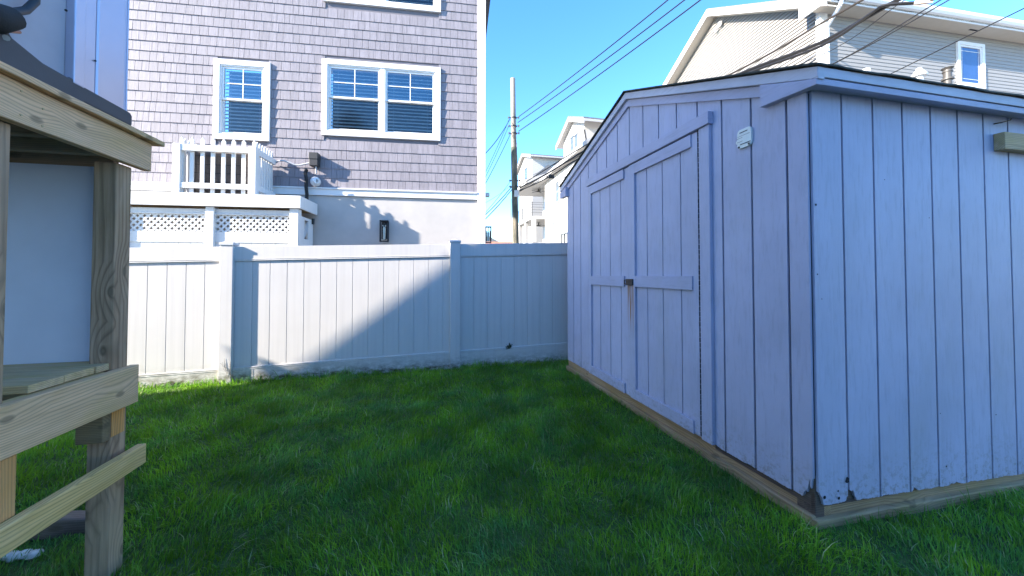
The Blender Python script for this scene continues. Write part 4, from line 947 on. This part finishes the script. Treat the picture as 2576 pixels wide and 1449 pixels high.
a = at(1286, 500, PY-.1); b = at(1279, 612, PY-.3); cable([a, at(1285, 570, PY-.2), b, at(1276, 640, PY-.4)], .010, 'thin wire hanging down beside the pole', group=None, n=6)

# ------------------------------------------------------------------ white houses in the distance
def simple_window(fr, par, x0, x1, z0, z1, y, nx_=2, nz_=3, glassm=M_DGLASS, mun=.05, parent_name='window'):
    m_ = MB(); c = .10
    for q in ((x0-c, x1+c, z1, z1+c), (x0-c, x1+c, z0-c, z0), (x0-c, x0, z0, z1), (x1, x1+c, z0, z1)): m_.box(q[0], q[1], y-.06, y, q[2], q[3])
    for i in range(1, nx_): x = lerp(x0, x1, i/nx_); m_.box(x-mun/2, x+mun/2, y-.035, y-.005, z0, z1)
    for i in range(1, nz_): z = lerp(z0, z1, i/nz_); m_.box(x0, x1, y-.034, y-.006, z-mun/2, z+mun/2)
    w_ = m_.build('window', M_WHOUSE, par, fr); m_ = MB(); m_.box(x0, x1, y-.02, y-.004, z0, z1); m_.build('pane', glassm, w_, fr); return w_
def Z(zx, zy): return (1274.5+.301*zx, 184.5+.301*zy)
wc = at(1371, 500, 27.8); WG = Frame(wc.x, wc.y, FA-90); WV = Frame(wc.x, wc.y, FA)
wh = thing('white_house', 'large white house with balcony and gabled dormer beyond the shed roof', 'house', WG)
zE1 = WG.on(*Z(320, 905))[1]
M_ = M_WHOUSE
m_ = MB(); m_.box(0, 8, 0, 9, -.1, zE1); m_.box(-4.4, 0, 1.2, 9, -.1, zE1); m_.build('wall', M_, wh, WG)
m_ = MB(); m_.prism([(-.6, zE1-.12), (-1.7, zE1-.12), (-1.7, zE1+.12), (4.5, zE1+3.0), (10, zE1), (-.5, zE1)], -4.9, .0, axis='x')
m_ = MB(); m_.prism([(-.45, zE1-.10), (-.45, zE1+.16), (4.5, zE1+2.3), (9.5, zE1+.1)], 0.0, 8.2, axis='x'); m_.build('roof', M_, wh, WG, label='white boxed eave and roof')
m_ = MB(); m_.prism([(-1.45, zE1-.14), (-1.45, zE1+.10), (4.5, zE1+2.2), (9.5, zE1+.08)], -4.9, -.01, axis='x'); m_.build('porch_roof', M_, wh, WG)
# windows on the long wall
for (zx0, zy0, zx1, zy1, a_, b_) in ((418, 905, 445, 1070, 1, 2), (488, 862, 507, 1000, 1, 2), (392, 1243, 409, 1345, 2, 3), (416, 1238, 432, 1340, 2, 3), (440, 1230, 456, 1335, 2, 3)):
    p = WG.on(*Z(zx0, (zy0+zy1)/2)); q_ = WG.on(*Z(zx1, (zy0+zy1)/2)); zt = WG.on(*Z((zx0+zx1)/2, zy0))[1]; zb_ = WG.on(*Z((zx0+zx1)/2, zy1))[1]
    simple_window(WG, wh, p[0], q_[0], zb_, zt, -.01, a_, b_, glassm=M_DGLASS)
# porch floors, columns, rails (porch occupies x -4.4..0, y -1.05..1.2)
f2 = WG.onx(*Z(260, 1190), 0)[1]; f2b = WG.onx(*Z(260, 1215), 0)[1]; f1 = WG.onx(*Z(260, 1418), 0)[1]
m_ = MB(); m_.box(-4.4, -.02, -1.05, 1.2, f2b, f2); m_.box(-4.4, -.02, -1.05, 1.2, f1-.3, f1+.05); m_.box(-4.4, -.02, -1.0, 1.2, -.1, f1-.3); m_.build('porch_floor', M_, wh, WG)
for x in (-.28, -4.38):
    for z0_, z1_ in ((f1+.05, f2b), ): m_ = MB(); m_.box(x, x+.3, -1.0, -.7, z0_, z1_); m_.build('porch_column', M_, wh, WG, .01)
m_ = MB(); m_.box(-2.3, -2.05, -1.0, -.75, f1+.05, f2b); m_.build('porch_column', M_, wh, WG, .01)
m_ = MB()
for zz in (.25, .45, .65, .85, 1.0): m_.box(-4.4, -.05, -1.04, -1.02, f2+zz, f2+zz+.02); m_.box(-.05, -.03, -1.04, -.05, f2+zz, f2+zz+.02)
for x in (-4.4, -2.9, -1.45, -.06): m_.box(x, x+.06, -1.06, -1.0, f2, f2+1.08)
m_.build('balcony_railing', M_BLACK, wh, WG)
for zz, hgt, xx in ((f2, 2.05, -.9), (f2, 2.05, -3.3), (f1+.05, 2.0, -.9), (f1+.05, 2.0, -3.3)):
    m_ = MB(); m_.box(xx-.5, xx+.5, 1.16, 1.199, zz+.1, zz+hgt*.9); m_.build('balcony_door', M_DGLASS, wh, WG)
for zz in (zE1-.3, f2b-.25):
    m_ = MB(); m_.tube([(-2.0, .1, zz), (-2.0, .1, zz+.3)], .05, 6); m_.tube([(-2.0, .1, zz-.05), (-2.0, .1, zz+.05)], .14, 8)
    for i in range(5): a = i*2*math.pi/5; m_.bar((-2.0, .1, zz), (-2.0+math.cos(a)*.65, .1+math.sin(a)*.65, zz), .14, .015)
    m_.build('ceiling_fan', M_BLACK, wh, WG)
m_ = MB(); a = Z(455, 1345); b = Z(505, 1425); 
p = WG.on(*a, -1.2); q_ = WG.on(*b, -1.2)
for i in range(3): x = lerp(p[0], q_[0], i/2); m_.box(x, x+.06, -1.2, -1.14, q_[1]-.8, p[1])
m_.box(p[0], q_[0], -1.2, -1.16, p[1]-.06, p[1]); m_.box(p[0], q_[0], -1.19, .0, q_[1]-.9, q_[1]-.75); m_.build('side_railing', M_BLACK, wh, WG)
# dormer with gable facing left
def dormer(fr, par, y0, L, R_, zb_, peak, eaveL, eaveR, depth, wz, name='dormer'):
    pk = fr.on(*peak, y0); el = fr.on(*eaveL, y0); er = fr.on(*eaveR, y0)
    xl_ = fr.on(L, 380, y0)[0]; xr_ = fr.on(R_, 380, y0)[0]; zb2 = fr.on((L+R_)/2, zb_, y0)[1]; ze = (el[1]+er[1])/2
    px_ = (xl_+xr_)/2; pz_ = pk[1]
    sl_ = (pz_-ze)/((er[0]-el[0])/2)
    m_ = MB(); m_.prism([(xl_, zb2), (xr_, zb2), (xr_, pz_-sl_*(xr_-px_)), (px_, pz_), (xl_, pz_-sl_*(px_-xl_))], y0, y0+depth); d = m_.build(name, M_, par, fr)
    ov = (er[0]-el[0])/2
    def rr(lo, hi, ya, yb): m2 = MB(); m2.prism([(px_-ov, pz_-sl_*ov+lo), (px_, pz_+lo), (px_+ov, pz_-sl_*ov+lo), (px_+ov, pz_-sl_*ov+hi), (px_, pz_+hi), (px_-ov, pz_-sl_*ov+hi)], ya, yb); return m2
    rr(-.15, .12, y0-.35, y0-.30).build('rake', M_, d, fr); rr(.121, .20, y0-.36, y0+depth).build('dormer_roof', M_SLATE, d, fr); rr(-.02, .12, y0-.3, y0+depth).build('roof_deck', M_, d, fr)
    for (a, b, c, e, n1, n2) in wz:
        u0 = fr.on(a, (b+e)/2, y0)[0]; u1 = fr.on(c, (b+e)/2, y0)[0]; v1 = fr.on((a+c)/2, b, y0)[1]; v0 = fr.on((a+c)/2, e, y0)[1]
        m2 = MB(); m2.box(u0, u1, y0-.02, y0-.005, v0, v1); m2.box(u0-.06, u1+.06, y0-.05, y0-.021, v1, v1+.07); m2.box(u0-.06, u1+.06, y0-.05, y0-.021, v0-.07, v0)
        pn = m2.build('dormer_window', M_DGLASS, d, fr)
    return d
w0 = Z(537, 540); w1 = Z(558, 665); w2 = Z(570, 520); w3 = Z(594, 655)
dormer(WG, wh, .5, Z(478, 0)[0], Z(650, 0)[0], 430, Z(540, 405), Z(432, 625), Z(668, 440), 7, [(w0[0], w0[1], w1[0], w1[1], 2, 3), (w2[0], w2[1], w3[0], w3[1], 2, 3)])
e_ = WG.on(*Z(655, 470), .35); m_ = MB(); m_.tube([(e_[0], .30, e_[1]), (e_[0]-.05, .42, e_[1]-.5), (e_[0]-.05, .42, e_[1]-2.6)], .06, 6); m_.build('downspout', M_GREYBOX, wh, WG)
# second white house further away
w2c = at(1339, 480, 36); W2 = Frame(w2c.x, w2c.y, FA-90)
wh2 = thing('white_house', 'farther white house with grey roofed gable left of the big white house', 'house', W2)
zb2 = W2.on(1339, 436)[1]
m_ = MB(); m_.box(-5.0, 0, 0, 9, -.1, zb2); m_.build('wall', M_, wh2, W2)
dormer(W2, wh2, 0.0, Z(97, 0)[0], Z(215, 0)[0], 470, Z(140, 700), Z(85, 815), Z(222, 740), 9, [(Z(150, 0)[0], Z(0, 800)[1], Z(173, 0)[0], Z(0, 905)[1], 1, 1)], name='upper_floor')
m_ = MB()
for i in range(24): y = .2+i*.34; m_.box(.0, .03, y, y+.05, zb2-.5, W2.onx(1360, 414, 0)[1])
m_.build('batten_siding', M_, wh2, W2)
m_ = MB(); m_.prism([(-.3, zb2-.7), (2.6, zb2-.7), (1.15, zb2+.5)], .0, 1.6, axis='x'); m_.build('porch_roof', M_SLATE, wh2, W2)
# low house with the red roof far off
rc = at(1262, 607, 48); RR = Frame(rc.x, rc.y, 5)
rr = thing('low_house', 'low far house with a red brown roof showing just above the fence', 'house', RR)
zt = at(1262, 603, 48).z
m_ = MB(); m_.box(-3.5, 2.6, 0, 6, -.1, zt-1.2); m_.build('wall', M_, rr, RR); m_ = MB(); m_.prism([(-.4, zt-1.25), (6.4, zt-1.25), (3, zt)], -3.9, 3.0, axis='x'); m_.build('roof', M_REDROOF, rr, RR)
rc2 = at(1240, 600, 60); R2 = Frame(rc2.x, rc2.y, 5); r3 = thing('low_house', 'low far house with a slate grey roof beside the outer lantern', 'house', R2)
zt = rc2.z; m_ = MB(); m_.box(-6, .5, 0, 6, -.1, zt-1.5); m_.build('wall', M_, r3, R2); m_ = MB(); m_.prism([(-6.5, zt-1.5), (2.8, zt-1.5), (-.6, zt+.3), (-3, zt+.3)], -.3, 6.3); m_.build('roof', M_SLATE, r3, R2)

# ------------------------------------------------------------------ unseen house, left, its outline shaped to cast the shadow on lawn and fence
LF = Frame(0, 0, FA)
lh = thing('shadow_house', 'unseen house left of the lawn, shaped to cast its shadow, with an added wall behind', 'house', LF)
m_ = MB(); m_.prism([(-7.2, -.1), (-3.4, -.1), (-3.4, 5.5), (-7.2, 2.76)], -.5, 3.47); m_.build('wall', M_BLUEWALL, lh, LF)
m_ = MB(); m_.prism([(-7.62, 3.02), (-7.4, 2.66), (-2.85, 5.91), (-2.85, 6.03), (-7.4, 2.76), (-7.62, 3.07)], -.5, 3.5); m_.build('roof', M_SLATE, lh, LF)  # unseen; rake and raised eave tip shaped for the fence shadow
m_ = MB(); m_.box(-10, -3.4, -9, -.51, -.1, 5.2); m_.build('wall', M_BLUEWALL, lh, LF)  # unseen mass, sized to keep lawn and shed in shade
m_ = MB(); m_.box(-3.39, 7, -14, -8, -.1, 4.6); m_.build('wall', plain('sky_block_wall', (.34,.36,.42), .7), lh, LF)  # unseen block added behind the camera to cut the sky light
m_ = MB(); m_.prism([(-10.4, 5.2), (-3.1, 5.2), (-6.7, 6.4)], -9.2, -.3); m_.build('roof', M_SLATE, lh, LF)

# ------------------------------------------------------------------ grass
def grass(name, N_, region, hmin, hmax, wd, seed, label):
    r = np.random.default_rng(seed)
    m = r.uniform(region[0], region[1], N_); n = r.uniform(region[2], region[3], N_)
    x = ca*m - sa*n; y = sa*m + ca*n
    dist = np.hypot(x, y)
    keep = (y > 1.15) & (np.abs(x) < 1.48*y+.25)
    keep &= r.random(N_) < np.clip(1.25 - dist/6.5, .45, 1)                 # a little thinner with distance
    P = np.array(SH.I); G_ = np.array(SG.I)
    sx_ = P[0,0]*x+P[0,1]*y+P[0,3]; sy_ = P[1,0]*x+P[1,1]*y+P[1,3]; gy_ = G_[1,0]*x+G_[1,1]*y+G_[1,3]; gx_ = G_[0,0]*x+G_[0,1]*y+G_[0,3]
    keep &= ~((sy_ > -.035) & (gy_ > -.03) & (gx_ > -LEN-.05))
    x, y, n, m, dist = x[keep], y[keep], n[keep], m[keep], dist[keep]; K = len(x)
    z = lawn_z(x, y)
    cl = vnoise(x, y, 7, seed+1)*.5 + vnoise(x, y, 16, seed+2)*.5
    h = (hmin + (hmax-hmin)*r.random(K)**1.3) * (.25 + 1.5*cl)
    edge = np.minimum(1, np.maximum(0, (4.72-n)/.06)); h = h*(1+.5*(n > 4.64))
    ang = 2*math.pi*(vnoise(x, y, 1.8, seed+3)*1.4) + r.normal(0, 1.1, K)
    lean = np.abs(r.normal(.45, .35, K)) * (.5+1.1*vnoise(x, y, 3, seed+5))
    dx, dy = np.cos(ang), np.sin(ang); tw = r.uniform(0, 2*math.pi, K); wx_, wy_ = np.cos(tw), np.sin(tw)
    w_ = wd*r.uniform(.6, 1.3, K)*(1+dist*.16)
    V = np.zeros((K, 7, 3)); base = np.stack([x, y, z-.004], 1)
    side = np.stack([wx_, wy_, np.zeros(K)], 1)
    def pt(t):
        hor = lean*h*t*t; ver = h*t*(1-.28*np.clip(lean, 0, 1.2)*t)
        return base + np.stack([dx*hor, dy*hor, ver], 1)
    for k, (t, f) in enumerate(((0, 1), (.4, .9), (.75, .6))):
        p = pt(t); V[:, 2*k] = p - side*(w_*f/2)[:, None]; V[:, 2*k+1] = p + side*(w_*f/2)[:, None]
    V[:, 6] = pt(1.0)
    me = bpy.data.meshes.new(name); nv = K*7
    me.vertices.add(nv); me.vertices.foreach_set('co', V.reshape(-1))
    b = (np.arange(K)*7)[:, None]
    loops = np.concatenate([b+np.array([[0,1,3,2]]), b+np.array([[2,3,5,4]]), b+np.array([[4,5,6]])], 1).reshape(-1)
    st = (np.arange(K)*11)[:, None] + np.array([[0, 4, 8]]); tot = np.tile([4, 4, 3], K)
    me.loops.add(len(loops)); me.loops.foreach_set('vertex_index', loops.astype(np.int32))
    me.polygons.add(K*3); me.polygons.foreach_set('loop_start', st.reshape(-1).astype(np.int32))
    try: me.polygons.foreach_set('loop_total', tot.astype(np.int32))
    except Exception: pass
    a = me.attributes.new('tone', 'FLOAT', 'FACE'); a.data.foreach_set('value', np.repeat(r.random(K), 3).astype(np.float32))
    me.update(); me.validate(clean_customdata=False); me.materials.append(M_GRASS)
    o = bpy.data.objects.new(name, me); COL.objects.link(o); o['kind'] = 'stuff'; o['label'] = label; o['category'] = 'grass'
    return o
grass('grass', 430000, (-6.2, 4.2, 1.0, 4.735), .020, .064, .0030, 11, 'green lawn grass, uneven and slightly long')

grass('grass', 9000, (-6.0, 4.0, 1.0, 4.73), .06, .10, .0030, 41, 'longer stray blades standing above the lawn')
